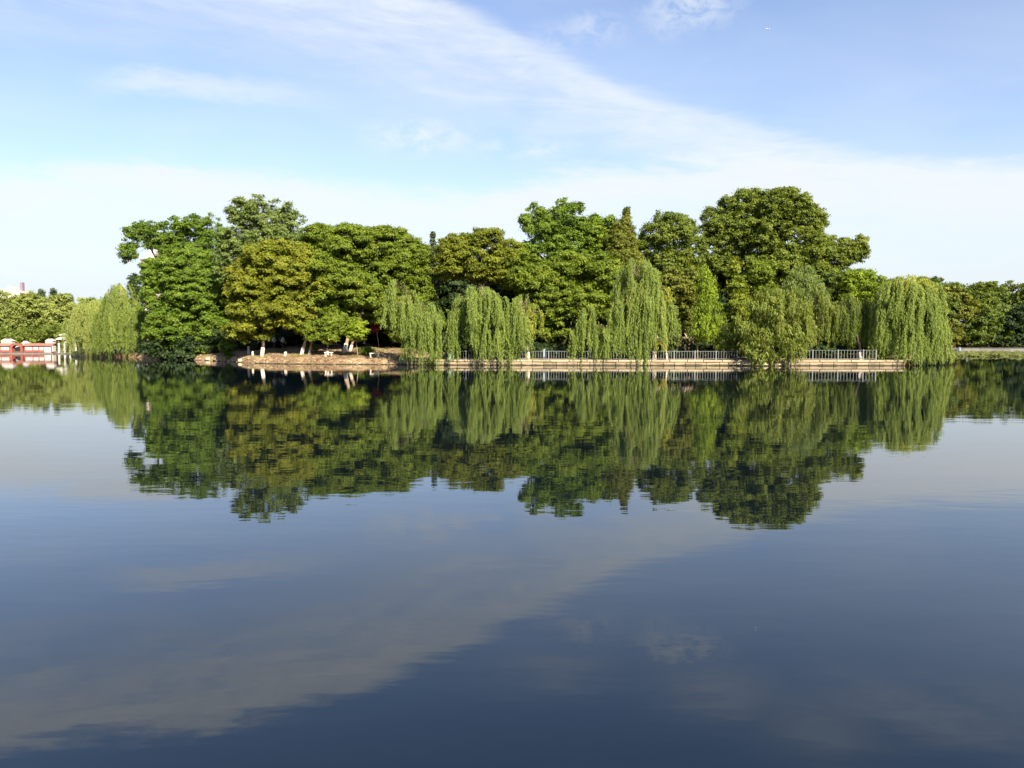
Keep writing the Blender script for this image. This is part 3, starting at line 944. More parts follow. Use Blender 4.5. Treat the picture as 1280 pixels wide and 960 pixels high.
tree('far_rusty_tree', 'rust-tinged tree beside the huge yellow-topped willow', 1205, 162, [(1204, 384, 18, 18), (1196, 402, 16, 18), (1214, 402, 14, 16), (1188, 372, 12, 14), (1182, 392, 14, 22)], 'far', 'rust', 0.25, base_z=0.9, group=FARR, tone=.45, st_over=dict(cr=1.2))
tree('far_dusty_tree', 'dusty low tree standing at the end of the grey wall', 1193, 159.5, [(1194, 418, 11, 9), (1190, 428, 8, 6), (1180, 410, 8, 10)], 'far', 'rust', 0.15, base_z=0.9, group=FARR, tone=.4, st_over=dict(cr=.9, s=.4, leaf=.32))
tree('far_green_tree', 'green round tree with a level top over the grey wall', 1222, 167, [(1214, 366, 16, 12), (1232, 364, 18, 12), (1222, 382, 22, 18), (1190, 364, 18, 10)], 'far', 'dark', 0.25, base_z=0.9, group=FARR, tone=.5)
tree('far_crested_tree', 'grey-green tree with the highest crest over the grey wall', 1250, 170, [(1246, 362, 14, 11), (1258, 366, 14, 14), (1246, 386, 22, 18)], 'far', 'grey_green', 0.25, base_z=0.9, group=FARR, tone=.4)
tree('far_edge_tree', 'dark green tree cut by the frame edge beyond the lily pads', 1282, 168, [(1280, 370, 16, 16), (1290, 388, 24, 24), (1310, 372, 20, 20)], 'far', 'dark', 0.25, base_z=0.9, group=FARR, tone=.6)
tree('far_shade_tree', 'low tree with shade put into its dark leaves and a few sunlit sprays over the grey wall', 1234, 160.5, [(1232, 402, 20, 16), (1222, 420, 20, 14), (1246, 420, 18, 14)], 'far', 'dark', 0.22, base_z=0.9, group=FARR, tone=.35)  # shade over this low tree is put into the dark palette
tree('far_shadowed_tree', 'tree with shade put into its almost black leaves at the frame edge over the grey wall', 1270, 160, [(1270, 405, 20, 20), (1290, 400, 22, 24), (1262, 426, 22, 10), (1285, 428, 22, 10)], 'far', 'deep', 0.22, base_z=0.9, group=FARR, tone=.5)  # near-black leaves stand in for shade cast from beyond the frame

tree('far_dark_tree', 'dark tree crests peeping over the huge yellow-topped willow', 1165, 164, [(1108, 358, 14, 10), (1160, 358, 20, 12), (1182, 364, 14, 10), (1160, 385, 34, 26)], 'far', 'dark', 0.25, base_z=0.9, group=FARR, tone=.25)
# --- inner trees of the island, copies of one tree with shade in its leaf colour
proto = tree('inner_tree', 'inner tree with shade put into its dark leaves showing behind the big bright tiered tree', 250, 127, [(250, 372, 38, 26), (235, 402, 34, 22), (270, 400, 34, 24), (250, 425, 40, 12)], 'far', 'deep', 0.25, group='trees with shade-dark leaves inside the island', tone=.5)


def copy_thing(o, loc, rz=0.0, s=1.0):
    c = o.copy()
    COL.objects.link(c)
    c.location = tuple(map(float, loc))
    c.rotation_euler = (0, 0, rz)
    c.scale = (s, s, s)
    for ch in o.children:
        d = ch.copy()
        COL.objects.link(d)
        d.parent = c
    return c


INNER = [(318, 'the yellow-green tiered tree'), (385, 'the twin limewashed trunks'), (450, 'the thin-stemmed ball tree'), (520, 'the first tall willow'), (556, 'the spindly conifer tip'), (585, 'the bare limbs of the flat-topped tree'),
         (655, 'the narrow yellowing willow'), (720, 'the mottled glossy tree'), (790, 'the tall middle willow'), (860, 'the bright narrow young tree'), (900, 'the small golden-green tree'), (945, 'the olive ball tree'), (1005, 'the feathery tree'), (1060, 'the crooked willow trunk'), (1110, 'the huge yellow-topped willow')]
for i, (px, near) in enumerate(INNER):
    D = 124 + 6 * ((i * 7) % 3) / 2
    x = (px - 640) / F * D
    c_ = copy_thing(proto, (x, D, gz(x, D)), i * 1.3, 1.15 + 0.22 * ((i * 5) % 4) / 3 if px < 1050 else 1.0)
    c_['label'] = 'inner tree with shade put into its dark leaves showing through the gaps behind ' + near

# the far banks go on a little beyond the frame
for src, px, D, lab in (('far_green_tree', 1335, 166, 'green tree of the far bank beyond the shade-dark one'), ('far_crested_tree', 1385, 170, 'grey-green tree of the far bank well past the mast'), ('far_edge_tree', 1435, 167, 'dark tree of the far bank ending its row'),
                        ('far_broad_tree', -65, 168, 'pale tree behind the hidden end of the red gallery'), ('far_lime_tree', -110, 168, 'lime tree past the hidden end of the red gallery')):
    o_ = bpy.data.objects[src]
    c_ = copy_thing(o_, ((px - 640) / F * D, D, o_.location.z), 0.6, 1.05)
    c_['label'] = lab

# undergrowth with shade put into its dark leaves, a mass nobody could count
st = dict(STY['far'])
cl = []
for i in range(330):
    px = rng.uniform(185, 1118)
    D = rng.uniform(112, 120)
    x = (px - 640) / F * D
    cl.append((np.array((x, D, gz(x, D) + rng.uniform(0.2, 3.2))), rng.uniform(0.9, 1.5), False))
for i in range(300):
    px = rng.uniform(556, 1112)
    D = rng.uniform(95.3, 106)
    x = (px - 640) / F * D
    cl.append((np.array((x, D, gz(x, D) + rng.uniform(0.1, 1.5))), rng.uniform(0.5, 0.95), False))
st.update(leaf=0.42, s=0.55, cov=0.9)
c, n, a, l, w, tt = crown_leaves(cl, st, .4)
tag(link('undergrowth', leaf_mesh('undergrowth', c, n, a, l, w, tt, PAL['deep'])), 'undergrowth under the island trees with the shade put into its dark leaves', 'undergrowth', kind='stuff')

# low shrubs at the bank
for px, D, lob, pal, lab in (
        (246, 113.2, [(246, 437, 16, 6)], 'green', 'low bright green shrub on the lip of the bare bank'),
        (284, 106.5, [(284, 434, 10, 14), (288, 446, 6, 7)], 'dark', 'dark shrub drooping over the bare bank to the water'),
        (205, 119.5, [(205, 432, 20, 9)], 'green', 'soft green shrub under the tiered tree by the island tip'),
        (456, 100.5, [(458, 438, 10, 5)], 'green', 'small green shrub behind the thin-stemmed ball tree'),
        (379, 103.5, [(388, 434, 10, 5)], 'dark', 'small dark shrub behind the twin limewashed trunks')):
    tree('shrub', lab, px, D, lob, 'fine', pal, 0.04, tone=.5, group='shrubs on the bank', cat='shrub', st_over=dict(cr=.5, s=.28, leaf=.2, cov=1.2))
for px, lab in ((818, 'orange-leaved shrub behind the railing beside the slanting white foot'), (829, 'smaller orange shrub behind the railing near the pergola posts')):
    tree('orange_shrub', lab, px, 96.5, [(px, 432, 3.5 if px < 825 else 3, 7)], 'fine', 'orange', 0.03, tone=.6, group='orange shrubs behind the railing', cat='shrub', st_over=dict(cr=.35, s=.22, leaf=.2, cov=1.2))

for nm, lab, p0, p1, d0, d1, zz, k, pal_ in (('undergrowth', 'undergrowth behind the grey wall of the far bank with shade put into its dark leaves', 1095, 1330, 158.8, 165, 3.6, 200, 'deep'),  # near-black leaf colour paints the shade behind the wall
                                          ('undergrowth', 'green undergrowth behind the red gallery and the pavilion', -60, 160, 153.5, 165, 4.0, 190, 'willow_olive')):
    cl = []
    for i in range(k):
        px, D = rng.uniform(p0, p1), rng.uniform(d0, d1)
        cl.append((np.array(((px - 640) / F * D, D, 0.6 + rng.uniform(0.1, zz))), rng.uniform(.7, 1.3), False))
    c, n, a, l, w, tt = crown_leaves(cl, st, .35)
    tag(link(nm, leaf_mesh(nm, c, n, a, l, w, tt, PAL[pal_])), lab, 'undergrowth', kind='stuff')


# ------------------------------------------------------------------ stone bank wall
def place_on_line(x0, x1, step):
    out = []
    x = x0
    while x < x1 - 0.2:
        xe = min(x + step * random.uniform(0.85, 1.15), x1)
        ya, yb = shore_y(x), shore_y(xe)
        out.append(((x + xe) / 2, (ya + yb) / 2, math.hypot(xe - x, yb - ya), math.atan2(yb - ya, xe - x)))
        x = xe
    return out


def block_mesh(name, mat, bev=0.06, seed=0):
    """Unit block with worn, chamfered edges: x -0.5..0.5, y 0..1, z 0..1."""
    r_ = random.Random(seed)
    j = lambda: r_.uniform(-0.02, 0.02)
    a = 0.5 - 0.012
    vs = [(-a, bev, 0), (a, bev, 0), (a, 1, 0), (-a, 1, 0),
          (-a + .01, j(), bev), (a - .01, j(), bev), (a, 1, bev), (-a, 1, bev),
          (-a + .01, j(), 1 - bev), (a - .01, j(), 1 - bev), (a, 1, 1 - bev), (-a, 1, 1 - bev),
          (-a, bev, 1 + j()), (a, bev, 1 + j()), (a, 1, 1), (-a, 1, 1)]
    fs = [(0, 3, 2, 1), (12, 13, 14, 15)]
    for k in (0, 4, 8):
        for i in range(4):
            fs.append((k + i, k + (i + 1) % 4, k + 4 + (i + 1) % 4, k + 4 + i))
    return mesh_of(name, vs, fs, mat)


wall = thing('bank_wall', 'pale stone bank wall with coping running along the water under the willows', 'wall', (0, 92, 0))
bm_var = [block_mesh('wall_block', STONE, .07, s) for s in range(4)]
cm_var = [block_mesh('coping_stone', COPING, .12, s + 9) for s in range(3)]
x0w, x1w = X_WALL0, SX[16]
for (cx, cy, ln, an) in place_on_line(x0w, x1w, 1.35):
    o = link('wall_block', random.choice(bm_var), wall, (cx, cy - 92 + random.uniform(-.03, .02), -0.45))
    o.rotation_euler = (0, 0, an)
    o.scale = (ln, 0.5, 0.45 + 0.40 + random.uniform(-.006, .006))
for (cx, cy, ln, an) in place_on_line(x0w, x1w, 1.9):
    o = link('coping_stone', random.choice(cm_var), wall, (cx, cy - 92 - 0.09 + random.uniform(-.02, .015), 0.412))
    o.rotation_euler = (0, 0, an)
    o.scale = (ln, 0.62, 0.24 + random.uniform(-.015, .015))
kerb = thing('stone_kerb', 'low pale stone kerb along the foot of the earth bank', 'kerb', (0, 96, 0))
for (cx, cy, ln, an) in place_on_line((318 - 640) / F * 99.5, X_WALL0 - 0.05, 1.5):
    o = link('kerb_stone', random.choice(bm_var), kerb, (cx, cy - 96 - 0.25 + random.uniform(-.02, .02), -0.3))
    o.rotation_euler = (0, 0, an)
    o.scale = (ln, 0.6, 0.3 + 0.10 + random.uniform(-.015, .015))


# rocks
def rock_mesh(seed):
    r_ = np.random.default_rng(seed)
    vs, fs = [], []
    nu, nv = 9, 6
    for i in range(nv + 1):
        th = math.pi * i / nv
        for k in range(nu):
            ph = 2 * math.pi * k / nu
            rr = 1 + r_.normal(0, 0.13)
            vs.append((rr * math.sin(th) * math.cos(ph), rr * math.sin(th) * math.sin(ph), 0.75 * rr * math.cos(th)))
    for i in range(nv):
        for k in range(nu):
            fs.append((i * nu + k, (i + 1) * nu + k, (i + 1) * nu + (k + 1) % nu, i * nu + (k + 1) % nu))
    return mesh_of('rock', vs, fs, ROCK)


rocks = [rock_mesh(s) for s in range(4)]
spots = [(262, 0.5, .55, 'boulder at the water under the drooping dark shrub'), (271, 0.2, .42, 'small boulder in the water near the drooping dark shrub'), (252, 0.4, .34, 'small boulder below the bright green bank shrub'),
         (302, 0.3, .4, 'boulder where the bare bank turns sunny'), (386, -0.35, .22, 'pale stone at the kerb below the twin trunks'),
         (934, -0.5, .5, 'boulder where the railing ends by the bushy willow'), (944, -0.7, .42, 'middle boulder under the bushy willow'), (956, -0.6, .48, 'broad boulder under the bushy willow'), (972, -0.7, .36, 'small boulder under the bushy willow'), (925, -0.4, .36, 'small boulder against the coping beside the railing end')]
for i, (px, dy, s, lab) in enumerate(spots):
    D0 = 105.0
    for _ in range(6):
        D0 = shore_y((px - 640) / F * D0) + dy
    o = link('boulder', rocks[i % 4], None, ((px - 640) / F * D0, D0, s * 0.2))
    o.scale = (s * 1.25, s, s)
    o.rotation_euler = (0, 0, i * 1.1)
    tag(o, lab, 'rock', 'boulders at the waterline')


# small natural litter on the earth bank: fallen leaves, weeds, pebbles (nobody could count them)
def on_bank(n, p0, p1, o0, o1):
    px = rng.uniform(p0, p1, n)
    xx = (px - 640) / F * np.interp(px, [180, 240, 300, 500], [121, 113, 103, 95])
    oo = o0 + (o1 - o0) * rng.random(n) ** 1.3
    yy = np.array([shore_y(a) for a in xx]) + oo
    zz = np.array([gz(a, b_) for a, b_ in zip(xx, yy)])
    return np.stack([xx, yy, zz], 1)


c = on_bank(5200, 185, 508, 1.2, 16)
c[:, 2] += .03
n = len(c)
ll = rng.uniform(.08, .22, n)
tag(link('fallen_leaves', leaf_mesh('fallen_leaves', c, unit(rng.normal(size=(n, 3)) * .3 + np.array((0, -.2, 1))), rng.normal(size=(n, 3)), ll, ll * .6, rng.normal(.35, .3, n), LITTER)), 'brown fallen leaves scattered over the earth bank', 'fallen leaves', kind='stuff')
seeds = on_bank(150, 185, 508, 2.0, 14)
seeds = seeds[np.sin(seeds[:, 0] * .9) + np.sin(seeds[:, 0] * .37 + 1) > .1]
c = np.repeat(seeds, 20, 0) + rng.normal(size=(len(seeds) * 20, 3)) * np.array((.2, .2, 0))
n = len(c)
hh = rng.uniform(.08, .26, n)
c[:, 2] += hh * .45
tag(link('bank_grass', leaf_mesh('bank_grass', c, unit(rng.normal(size=(n, 3)) * .4 + np.array((.2, -1, .3))), rng.normal(size=(n, 3)) * .3 + np.array((0, 0, 1.0)), hh, hh * .22, rng.normal(.4, .25, n), PAL['olive'])), 'tufts of weeds on the earth bank', 'grass', kind='stuff')
mb = MB()
for q in on_bank(110, 185, 505, -.5, .4):
    r_ = random.uniform(.05, .17)
    mb.lathe([(r_ * .5, -.1), (r_, .0), (r_ * .75, r_ * .7), (r_ * .25, r_ * .95)], 6, (q[0], q[1], max(q[2], 0)))
tag(mb.build('pebbles', ROCK), 'small stones along the waterline of the earth bank', 'pebbles', kind='stuff')

# ------------------------------------------------------------------ railing
def railing(label, px0, px1, setback, height, step):
    x0, x1 = (px0 - 640) / F * 93, (px1 - 640) / F * 93
    zb = 0.64
    root = thing('railing', label, 'railing', (x0, shore_y(x0) + setback, zb), 'white railings along the bank wall')
    ox, oy = x0, shore_y(x0) + setback
    n = int(round((x1 - x0) / step))
    step = (x1 - x0) / n
    pick = MB().box(-.018, -.015, 0.12, .018, .015, height - 0.04)
    pme = mesh_of('picket', pick.v, pick.f, RAIL)
    pst = MB().box(-.055, -.055, -0.1, .055, .055, height + 0.05)
    pst.box(-.065, -.065, height + .052, .065, .065, height + .09)
    sme = mesh_of('post', pst.v, pst.f, RAIL)
    for i in range(n + 1):
        x = x0 + i * step
        y = shore_y(x) + setback
        if i % 8 == 0 or i == n:
            link('post', sme, root, (x - ox, y - oy, 0))
        else:
            link('picket', pme, root, (x - ox, y - oy, 0))
    for z in (0.12, height):
        k = max(2, int((x1 - x0) / 2.5))
        pts = [(x0 + (x1 - x0) * i / k, 0, 0) for i in range(k + 1)]
        pts = [(p[0] - ox, shore_y(p[0]) + setback - oy, z) for p in pts]
        MB().tube(pts, [0.022] * len(pts), 6).build('rail', RAIL, root)


railing('long white picket railing on the coping from the first willow to the boulders', 556, 962, 0.55, 0.98, 0.30)
railing('short grey-white picket railing on the coping near the crooked willow trunk', 984, 1094, 1.0, 1.1, 0.36)
# blue-grey box post by the first willows
root = thing('utility_pillar', 'pale blue-grey pillar on the coping among the first willow strands', 'pillar', (*W(562, 448, 94.1)[:2], 0.62))
MB().box(-.16, -.14, 0, .16, .14, 1.05).build('body', BLUEGREY, root)
MB().lathe([(.24, 1.053), (.24, 1.10), (.03, 1.24)], 4).build('cap', BLUEGREY, root)
root = thing('utility_pillar', 'pale blue-grey pillar behind the railing in the dark gap', 'pillar', (*W(680, 448, 94.3)[:2], 0.62))
MB().box(-.11, -.1, 0, .11, .1, 1.12).build('body', BLUEGREY, root)
MB().lathe([(.17, 1.123), (.17, 1.16), (.03, 1.26)], 4).build('cap', BLUEGREY, root)


# ------------------------------------------------------------------ benches, stone posts
def bench(label, px, py, D, w, h):
    x = (px - 640) / F * D
    z = gz(x, D)
    root = thing('bench', label, 'bench', (x, D, z), 'white stone benches on the earth bank')
    MB().box(-w / 2, -.24, h - .11, w / 2, .24, h).build('seat', LIME, root)
    for s in (-1, 1):
        MB().box(s * w * .36 - .07, -.19, -.1, s * w * .36 + .07, .19, h - .113).build('leg', LIME, root)


bench('white stone bench standing clear at the bare bank edge', 468, 445, 98.0, 1.25, 0.60)
bench('white stone bench below the low tree\'s limewashed foot', 411, 445, 98.6, 1.0, 0.58)
for px, D, h, w, lab in ((357, 101.5, .55, .30, 'short pale stone bollard between the limewashed trunks'), (316, 103.5, .62, .2, 'small white marker post near the yellow-green tree\'s foot'), (311, 106, 1.1, .26, 'tall white marker stone in shade behind the small marker post'), (343, 109, .8, .35, 'white stone lantern in the shade, nearer the limewashed trunk'), (354, 109, .8, .35, 'white stone lantern in the shade, nearer the twin trunks')):
    x = (px - 640) / F * D
    z = gz(x, D)
    lantern = 'lantern' in lab
    root = thing('stone_lantern' if lantern else 'stone_marker', lab, 'lantern' if lantern else 'marker', (x, D, z), 'white lanterns in the shade' if lantern else 'white stone markers on the bank')
    if lantern:
        MB().lathe([(.07, -.1), (.06, 0.9)], 7).build('post', BROWN, root)
        MB().lathe([(.10, .903), (.30, 1.1), (.26, 1.35), (.12, 1.55), (.03, 1.7)], 9).build('lamp_head', WHITE, root, True)
    else:
        MB().box(-w / 2, -w / 2, -.1, w / 2, w / 2, h * .82).build('body', LIME, root)
        MB().lathe([(w * .62, h * .823), (w * .62, h * .92), (w * .2, h)], 4).build('cap', LIME, root)

# ------------------------------------------------------------------ pergola behind the railing
root = thing('pergola', 'open timber pergola with pale beams behind the railing and the tall willow', 'pergola', (*W(845, 440, 100)[:2], 0.75))
for px in (836, 851, 866, 820):
    dx = (px - 845) / F * 100
    MB().box(dx - .09, -.09, -.2, dx + .09, .09, 2.35).build('post', BROWN, root)
    MB().box(dx - .09, 2.0, -.2, dx + .09, 2.18, 3.15).build('post', BROWN, root)
MB().box(-3.2, -.11, 2.353, 2.7, .11, 2.52).build('beam', PALETIMBER, root)
MB().box(-3.2, 1.98, 3.153, 2.7, 2.2, 3.32).build('beam', PALETIMBER, root)
for k in range(10):
    x = -3.0 + k * .6
    MB().add([(x - .05, -.3, 2.523), (x + .05, -.3, 2.523), (x + .05, 2.4, 3.44), (x - .05, 2.4, 3.44), (x - .05, -.3, 2.62), (x + .05, -.3, 2.62), (x + .05, 2.4, 3.54), (x - .05, 2.4, 3.54)],
             [(0, 3, 2, 1), (4, 5, 6, 7), (0, 1, 5, 4), (1, 2, 6, 5), (2, 3, 7, 6), (3, 0, 4, 7)]).build('rafter', PALETIMBER, root)

# slanting limewashed trunks before the pergola (young trees with thin crowns merged into the willow)
tree('slender_tree', 'slender tree with a slanting white foot in front of the railing', 818, 93.2, [(810, 400, 7, 10), (816, 392, 6, 8)], 'fine', 'willow_olive', 0.09, lime=1.15, bark=BARK_PALE, group='slender trees with white feet', base_z=.62, st_over=dict(cr=.45, s=.26, leaf=.2))
tree('slender_tree', 'slender tree with a white foot beside the pergola beams', 834, 93.3, [(836, 402, 6, 9), (832, 394, 5, 8)], 'fine', 'willow_olive', 0.09, lime=1.1, bark=BARK_PALE, group='slender trees with white feet', base_z=.62, st_over=dict(cr=.45, s=.26, leaf=.2))

# ------------------------------------------------------------------ far left: red gallery, pavilion, tower block
DG = 147.5
mpx = DG / F
gx = lambda px: (px - 640) / F * DG
root = thing('lakeside_gallery', 'low red and white waterside gallery with an arched portal at the frame edge', 'gallery', (gx(30), DG, 0))
g0 = gx(30)
rx_ = lambda px: gx(px) - g0
MB().box(rx_(-80), -.05, -.6, rx_(66), 3.2, .18).build('plinth', GREYWALL, root)
MB().box(rx_(-80), 1.6, .183, rx_(56), 1.75, 1.42).build('back_wall', WHITE, root)
bays = [-80, -66, -52, -38, -24, -10, 1, 12, 31, 41, 48.5, 55, 64]
for a, b_ in zip(bays[:-1], bays[1:]):
    MB().box(rx_(a) - .07, .05, .183, rx_(a) + .07, .22, 1.45).build('column', RED, root)
    if a == 12:
        continue
    if b_ <= 56:
        MB().box(rx_(a) + .073, .09, .25, rx_(b_) - .073, .17, .62).build('balustrade', RED, root)
        MB().box(rx_(a) + .073, .115, .66, rx_(b_) - .073, .15, 1.40).build('white_screen', WHITE, root)
    else:
        MB().box(rx_(a) + .073, .10, .25, rx_(b_) - .073, .16, 1.40).build('white_screen', WHITE, root)
MB().box(rx_(64) - .07, .05, .183, rx_(64) + .07, .22, 1.45).build('column', RED, root)
for (a, b_) in ((-80, 13), (29, 66)):
    mb = MB()
    x0, x1 = rx_(a), rx_(b_)
    mb.add([(x0, -.15, 1.453), (x1, -.15, 1.453), (x1, 1.1, 1.86), (x0, 1.1, 1.86), (x0, 2.4, 1.453), (x1, 2.4, 1.453), (x0, -.15, 1.53), (x1, -.15, 1.53), (x1, 1.1, 1.94), (x0, 1.1, 1.94), (x0, 2.4, 1.53), (x1, 2.4, 1.53)],
           [(0, 1, 7, 6), (6, 7, 8, 9), (9, 8, 11, 10), (10, 11, 5, 4), (0, 3, 2, 1), (3, 4, 5, 2), (0, 6, 9, 3), (3, 9, 10, 4), (1, 2, 8, 7), (2, 5, 11, 8)])
    mb.build('roof', ROOFRED, root)
# arch portal
mb = MB()
ac, ar, ari = rx_(21), 1.15, .78
vs, fs = [], []
for i in range(13):
    th = math.pi * i / 12
    for r_, y in ((ar, -.1), (ari, -.1), (ari, .9), (ar, .9)):
        vs.append((ac + r_ * math.cos(th), y, .95 + 0.85 * r_ * math.sin(th)))
for i in range(12):
    for k in range(4):
        fs.append((i * 4 + k, i * 4 + (k + 1) % 4, i * 4 + 4 + (k + 1) % 4, i * 4 + 4 + k))
mb.add(vs, fs)
mb.build('arch', RED, root)
for s in (-1, 1):
    MB().box(ac + s * .965 - .185, -.1, .183, ac + s * .965 + .185, .9, .947).build('portal_pier', RED, root)
MB().box(ac - .6, .5, .183, ac + .6, .6, .45).build('balustrade', BROWN, root)

for px, w, zt, lab in ((11, 1.0, 2.75, 'small white-gabled kiosk roof rising behind the red gallery'), (33, .45, 2.35, 'tiny white kiosk behind the arched portal'), (64, .7, 2.75, 'white kiosk with a dark ridge between gallery and pavilion')):
    D = 152.0
    k_ = thing('white_kiosk', lab, 'kiosk', ((px - 640) / F * D, D, 0.3), 'white kiosks behind the gallery')
    MB().box(-w, -.5, -.1, w, .5, zt - .75).build('wall', WHITE, k_)
    MB().add([(-w * 1.15, -.6, zt - .747), (w * 1.15, -.6, zt - .747), (w * 1.15, .6, zt - .747), (-w * 1.15, .6, zt - .747), (-w * .6, 0, zt - .3), (w * .6, 0, zt - .3)], [(0, 3, 2, 1), (0, 1, 5, 4), (2, 3, 4, 5), (1, 2, 5), (3, 0, 4)]).build('roof', WHITE, k_)
    MB().box(-w * .5, -.07, zt - .33, w * .5, .07, zt - .18).build('ridge', DARK, k_)

root = thing('white_pavilion', 'white two-tiered lakeside pavilion with open arches half behind the pale willow', 'pavilion', (gx(84), DG, 0))
MB().box(-1.9, 0, -.5, 1.9, 3.6, .2).build('plinth', GREYWALL, root)
for sx in (-1.55, -.5, .5, 1.55):
    for sy in (.2, 3.2):
        MB().box(sx - .13, sy - .1, .203, sx + .13, sy + .15, 2.0).build('column', WHITE, root)
mb = MB()
vs, fs = [], []
for i in range(9):
    th = math.pi * i / 8
    for r_, y in ((1.15, .12), (.85, .12), (.85, .42), (1.15, .42)):
        vs.append((.4 + r_ * math.cos(th), y, 1.55 + .9 * r_ * math.sin(th)))
for i in range(8):
    for k in range(4):
        fs.append((i * 4 + k, i * 4 + (k + 1) % 4, i * 4 + 4 + (k + 1) % 4, i * 4 + 4 + k))
mb.add(vs, fs).build('arch', WHITE, root)


def hip(w, d, z, h, f, over=.0):
    return MB().add([(-w, -d, z), (w, -d, z), (w, d, z), (-w, d, z), (-w, -d, z + .14), (w, -d, z + .14), (w, d, z + .14), (-w, d, z + .14), (-w * f, -d * f, z + h), (w * f, -d * f, z + h), (w * f, d * f, z + h), (-w * f, d * f, z + h)],
                    [(0, 3, 2, 1), (0, 1, 5, 4), (1, 2, 6, 5), (2, 3, 7, 6), (3, 0, 4, 7), (4, 5, 9, 8), (5, 6, 10, 9), (6, 7, 11, 10), (7, 4, 8, 11), (8, 9, 10, 11)])


o = hip(2.0, 1.9, 2.6, .5, .7).build('lower_roof', WHITE, root)
o.location = (0, 1.8, 0)
MB().box(-1.2, .7, 3.103, 1.2, 2.9, 3.35).build('upper_wall', BROWN, root)
o = hip(1.6, 1.5, 3.353, .55, .35).build('upper_roof', WHITE, root)
o.location = (0, 1.8, 0)
o = MB().lathe([(.28, 3.906), (.16, 4.05), (.1, 4.3), (.02, 4.5)], 8).build('finial', DARK, root)
o.location = (-.3, 1.8, 0)

# white tower block far behind
DT = 420.0
tx = lambda px: (px - 640) / F * DT
root = thing('tower_block', 'long white flat-roofed building far away above the pale trees', 'building', (tx(-8), DT, 0.5))
MB().box(tx(-60) - tx(-8), 0, -.5, tx(16) - tx(-8), 14, 27.3 - .5).build('wall', WHITE, root)
MB().box(tx(16) - tx(-8) + .003, 1.5, -.5, tx(27) - tx(-8), 12, 25.8).build('wing', WHITE, root)
MB().box(tx(8) - tx(-8), 3, 26.803, tx(14) - tx(-8), 9, 28.0).build('roof_box', PINK, root)
MB().box(tx(22.5) - tx(-8), 4, 25.803, tx(25.5) - tx(-8), 6, 30.2).build('chimney', PURPLE, root)
for fl in range(6):
    for k in range(8):
        x = tx(-56) - tx(-8) + k * 3.9
        MB().box(x, -.06, 3 + fl * 4.1, x + 1.6, -.003, 5 + fl * 4.1).build('window', BLUEGREY, root)

# pale pink stepped tower through the gap in the left tree
DT2 = 350.0
p_ = W(185, 330, DT2)
root = thing('stepped_tower', 'pale pink stepped tower glimpsed through the gap in the sparse tree', 'tower', (p_[0], DT2, 0.8))
zt = lambda py: W(183, py, DT2)[2] - .8
w1 = 15 / F * DT2
MB().box(-w1 / 2, 0, -1, w1 / 2, 8, zt(326)).build('shaft', PINK, root)
MB().box(-w1 / 2 - .5, -.5, zt(326) + .003, w1 / 2 + .5, 8.5, zt(324)).build('cornice', BROWN, root)
MB().box(-w1 * .2, 1, zt(324) + .003, w1 * .38, 7, zt(315)).build('upper_shaft', WHITE, root)
MB().add([(-w1 * .2, 1, zt(315) + .003), (w1 * .38, 1, zt(315) + .003), (w1 * .38, 7, zt(315) + .003), (-w1 * .2, 7, zt(315) + .003), (w1 * .09, 4, zt(308))], [(0, 3, 2, 1), (0, 1, 4), (1, 2, 4), (2, 3, 4), (3, 0, 4)]).build('spire', PINK, root)

# ------------------------------------------------------------------ far right: wall, lily pads, mast
DW = 157.0
wx = lambda px: (px - 640) / F * DW
root = thing('embankment_wall', 'low grey concrete wall behind the lily pads on the far bank', 'wall', (wx(1180), DW, 0))
xq = wx(1128) - wx(1180)
for i in range(21):
    x0 = xq + i * 3.0
    MB().box(x0 + .012, random.uniform(-.02, .02), -.4, x0 + 2.988, .5, .80 + random.uniform(-.02, .02)).build('wall_panel', GREYWALL, root)
    MB().box(x0 + .01, -.07, .823, x0 + 2.99, .55, .93).build('coping', COPING if False else GREYWALL, root)
for i, (px, lab) in enumerate(((1196, 'blue-grey park bin standing before the grey wall\'s end'),)):
    r_ = thing('park_bin', lab, 'bin', (wx(px), DW - .75, 0.0))
    MB().lathe([(.3, -.3), (.3, .95)], 9).build('body', BLUEGREY, r_)
    MB().lathe([(.34, .953), (.34, 1.0), (.1, 1.12)], 9).build('lid', GREYWALL, r_)
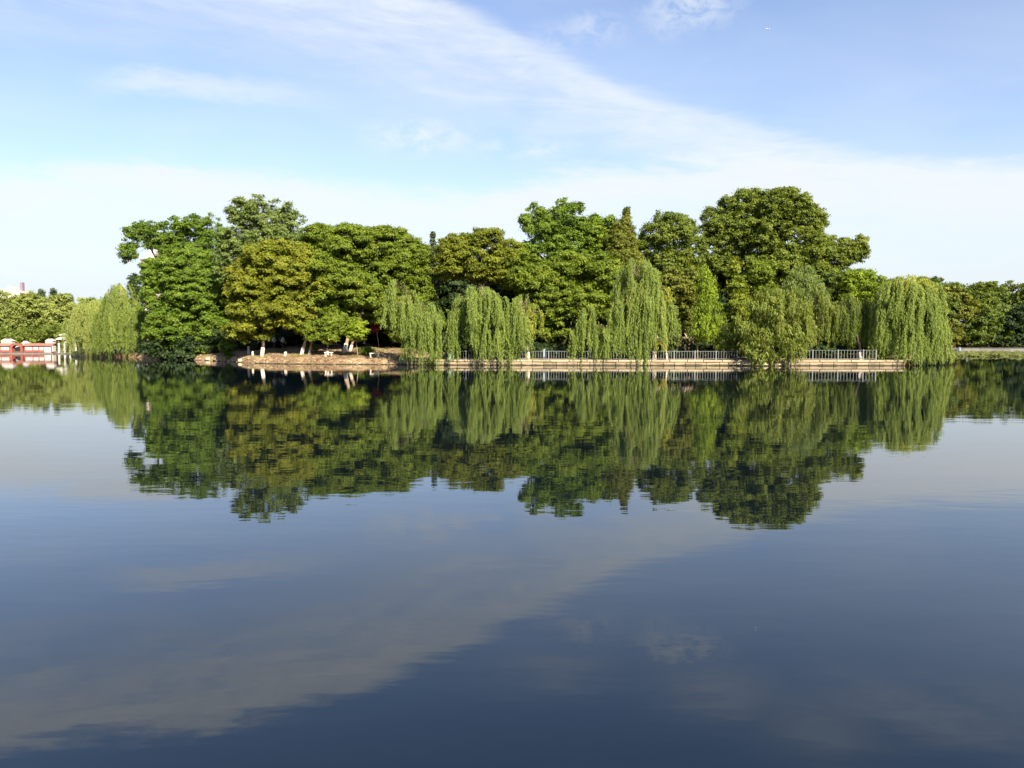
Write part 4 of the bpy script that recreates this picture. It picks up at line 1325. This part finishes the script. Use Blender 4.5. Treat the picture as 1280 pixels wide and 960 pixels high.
# lily pads
n = 5200
px_ = rng.uniform(0, 1, n)
C = np.zeros((n, 3))
C[:, 1] = rng.uniform(126, 155, n)
xl = np.interp(C[:, 1], [126, 155], [(1142 - 640) / F * 126, (1140 - 640) / F * 155])
C[:, 0] = xl + rng.uniform(0, 42, n)
edge = 127 + 2.2 * np.sin(C[:, 0] * .35) + 1.6 * np.sin(C[:, 0] * .9)
C[:, 1] = np.maximum(C[:, 1], edge + rng.uniform(0, 2, n))
C[:, 2] = rng.uniform(.03, .42, n) * (rng.random(n) < .7) + .03
nr = unit(np.stack([rng.normal(0, .3, n), rng.normal(-.25, .3, n), np.ones(n)], 1))
axx = rng.normal(size=(n, 3))
ll = rng.uniform(.35, .7, n)
pads = leaf_mesh('lily_pads', C, nr, axx, ll, ll * .9, rng.normal(.5, .22, n), PAL['lotus'], True)
tag(link('lily_pads', pads), 'yellow-green raft of lily pads on the water below the grey wall', 'lily pads', kind='stuff')
# white mast over the far right trees
p_ = W(1264, 357, 190)
root = thing('lamp_mast', 'slim white mast with a dark head above the trees at the right edge', 'mast', (p_[0], 190, 1.0))
MB().tube([(0, 0, -.5), (0, 0, p_[2] - 1.0)], [.38, .3], 8).build('pole', WHITE, root)
MB().lathe([(.3, p_[2] - .997), (.4, p_[2] - .7), (.15, p_[2] - .3)], 8).build('lamp_head', PURPLE, root)

# ------------------------------------------------------------------ aircraft in the sky
p_ = W(960, 36, 2600)
root = thing('aeroplane', 'tiny white aeroplane high in the blue sky', 'aeroplane', p_)
root.rotation_euler = (0.05, -0.05, 0.35)
o = MB().tube([(-7, 0, .4), (-5, 0, .1), (-2, 0, 0), (5, 0, 0), (6.6, 0, -.1), (7.3, 0, -.3)], [.25, .75, 1.0, 1.0, .7, .15], 10).build('fuselage', WHITE, root, True)
for s in (-1, 1):
    MB().add([(2, s * .8, -.3), (-1, s * .8, -.3), (-3, s * 7, .2), (-1.8, s * 7, .2), (2, s * .8, 0), (-1, s * .8, 0), (-3, s * 7, .35), (-1.8, s * 7, .35)],
             [(0, 3, 2, 1), (4, 5, 6, 7), (0, 1, 5, 4), (1, 2, 6, 5), (2, 3, 7, 6), (3, 0, 4, 7)]).build('wing', WHITE, root)
MB().add([(-4.5, -.1, .6), (-6.8, -.1, .6), (-7.4, -.1, 3), (-6.4, -.1, 3), (-4.5, .1, .6), (-6.8, .1, .6), (-7.4, .1, 3), (-6.4, .1, 3)],
         [(0, 3, 2, 1), (4, 5, 6, 7), (0, 1, 5, 4), (1, 2, 6, 5), (2, 3, 7, 6), (3, 0, 4, 7)]).build('tail_fin', WHITE, root)
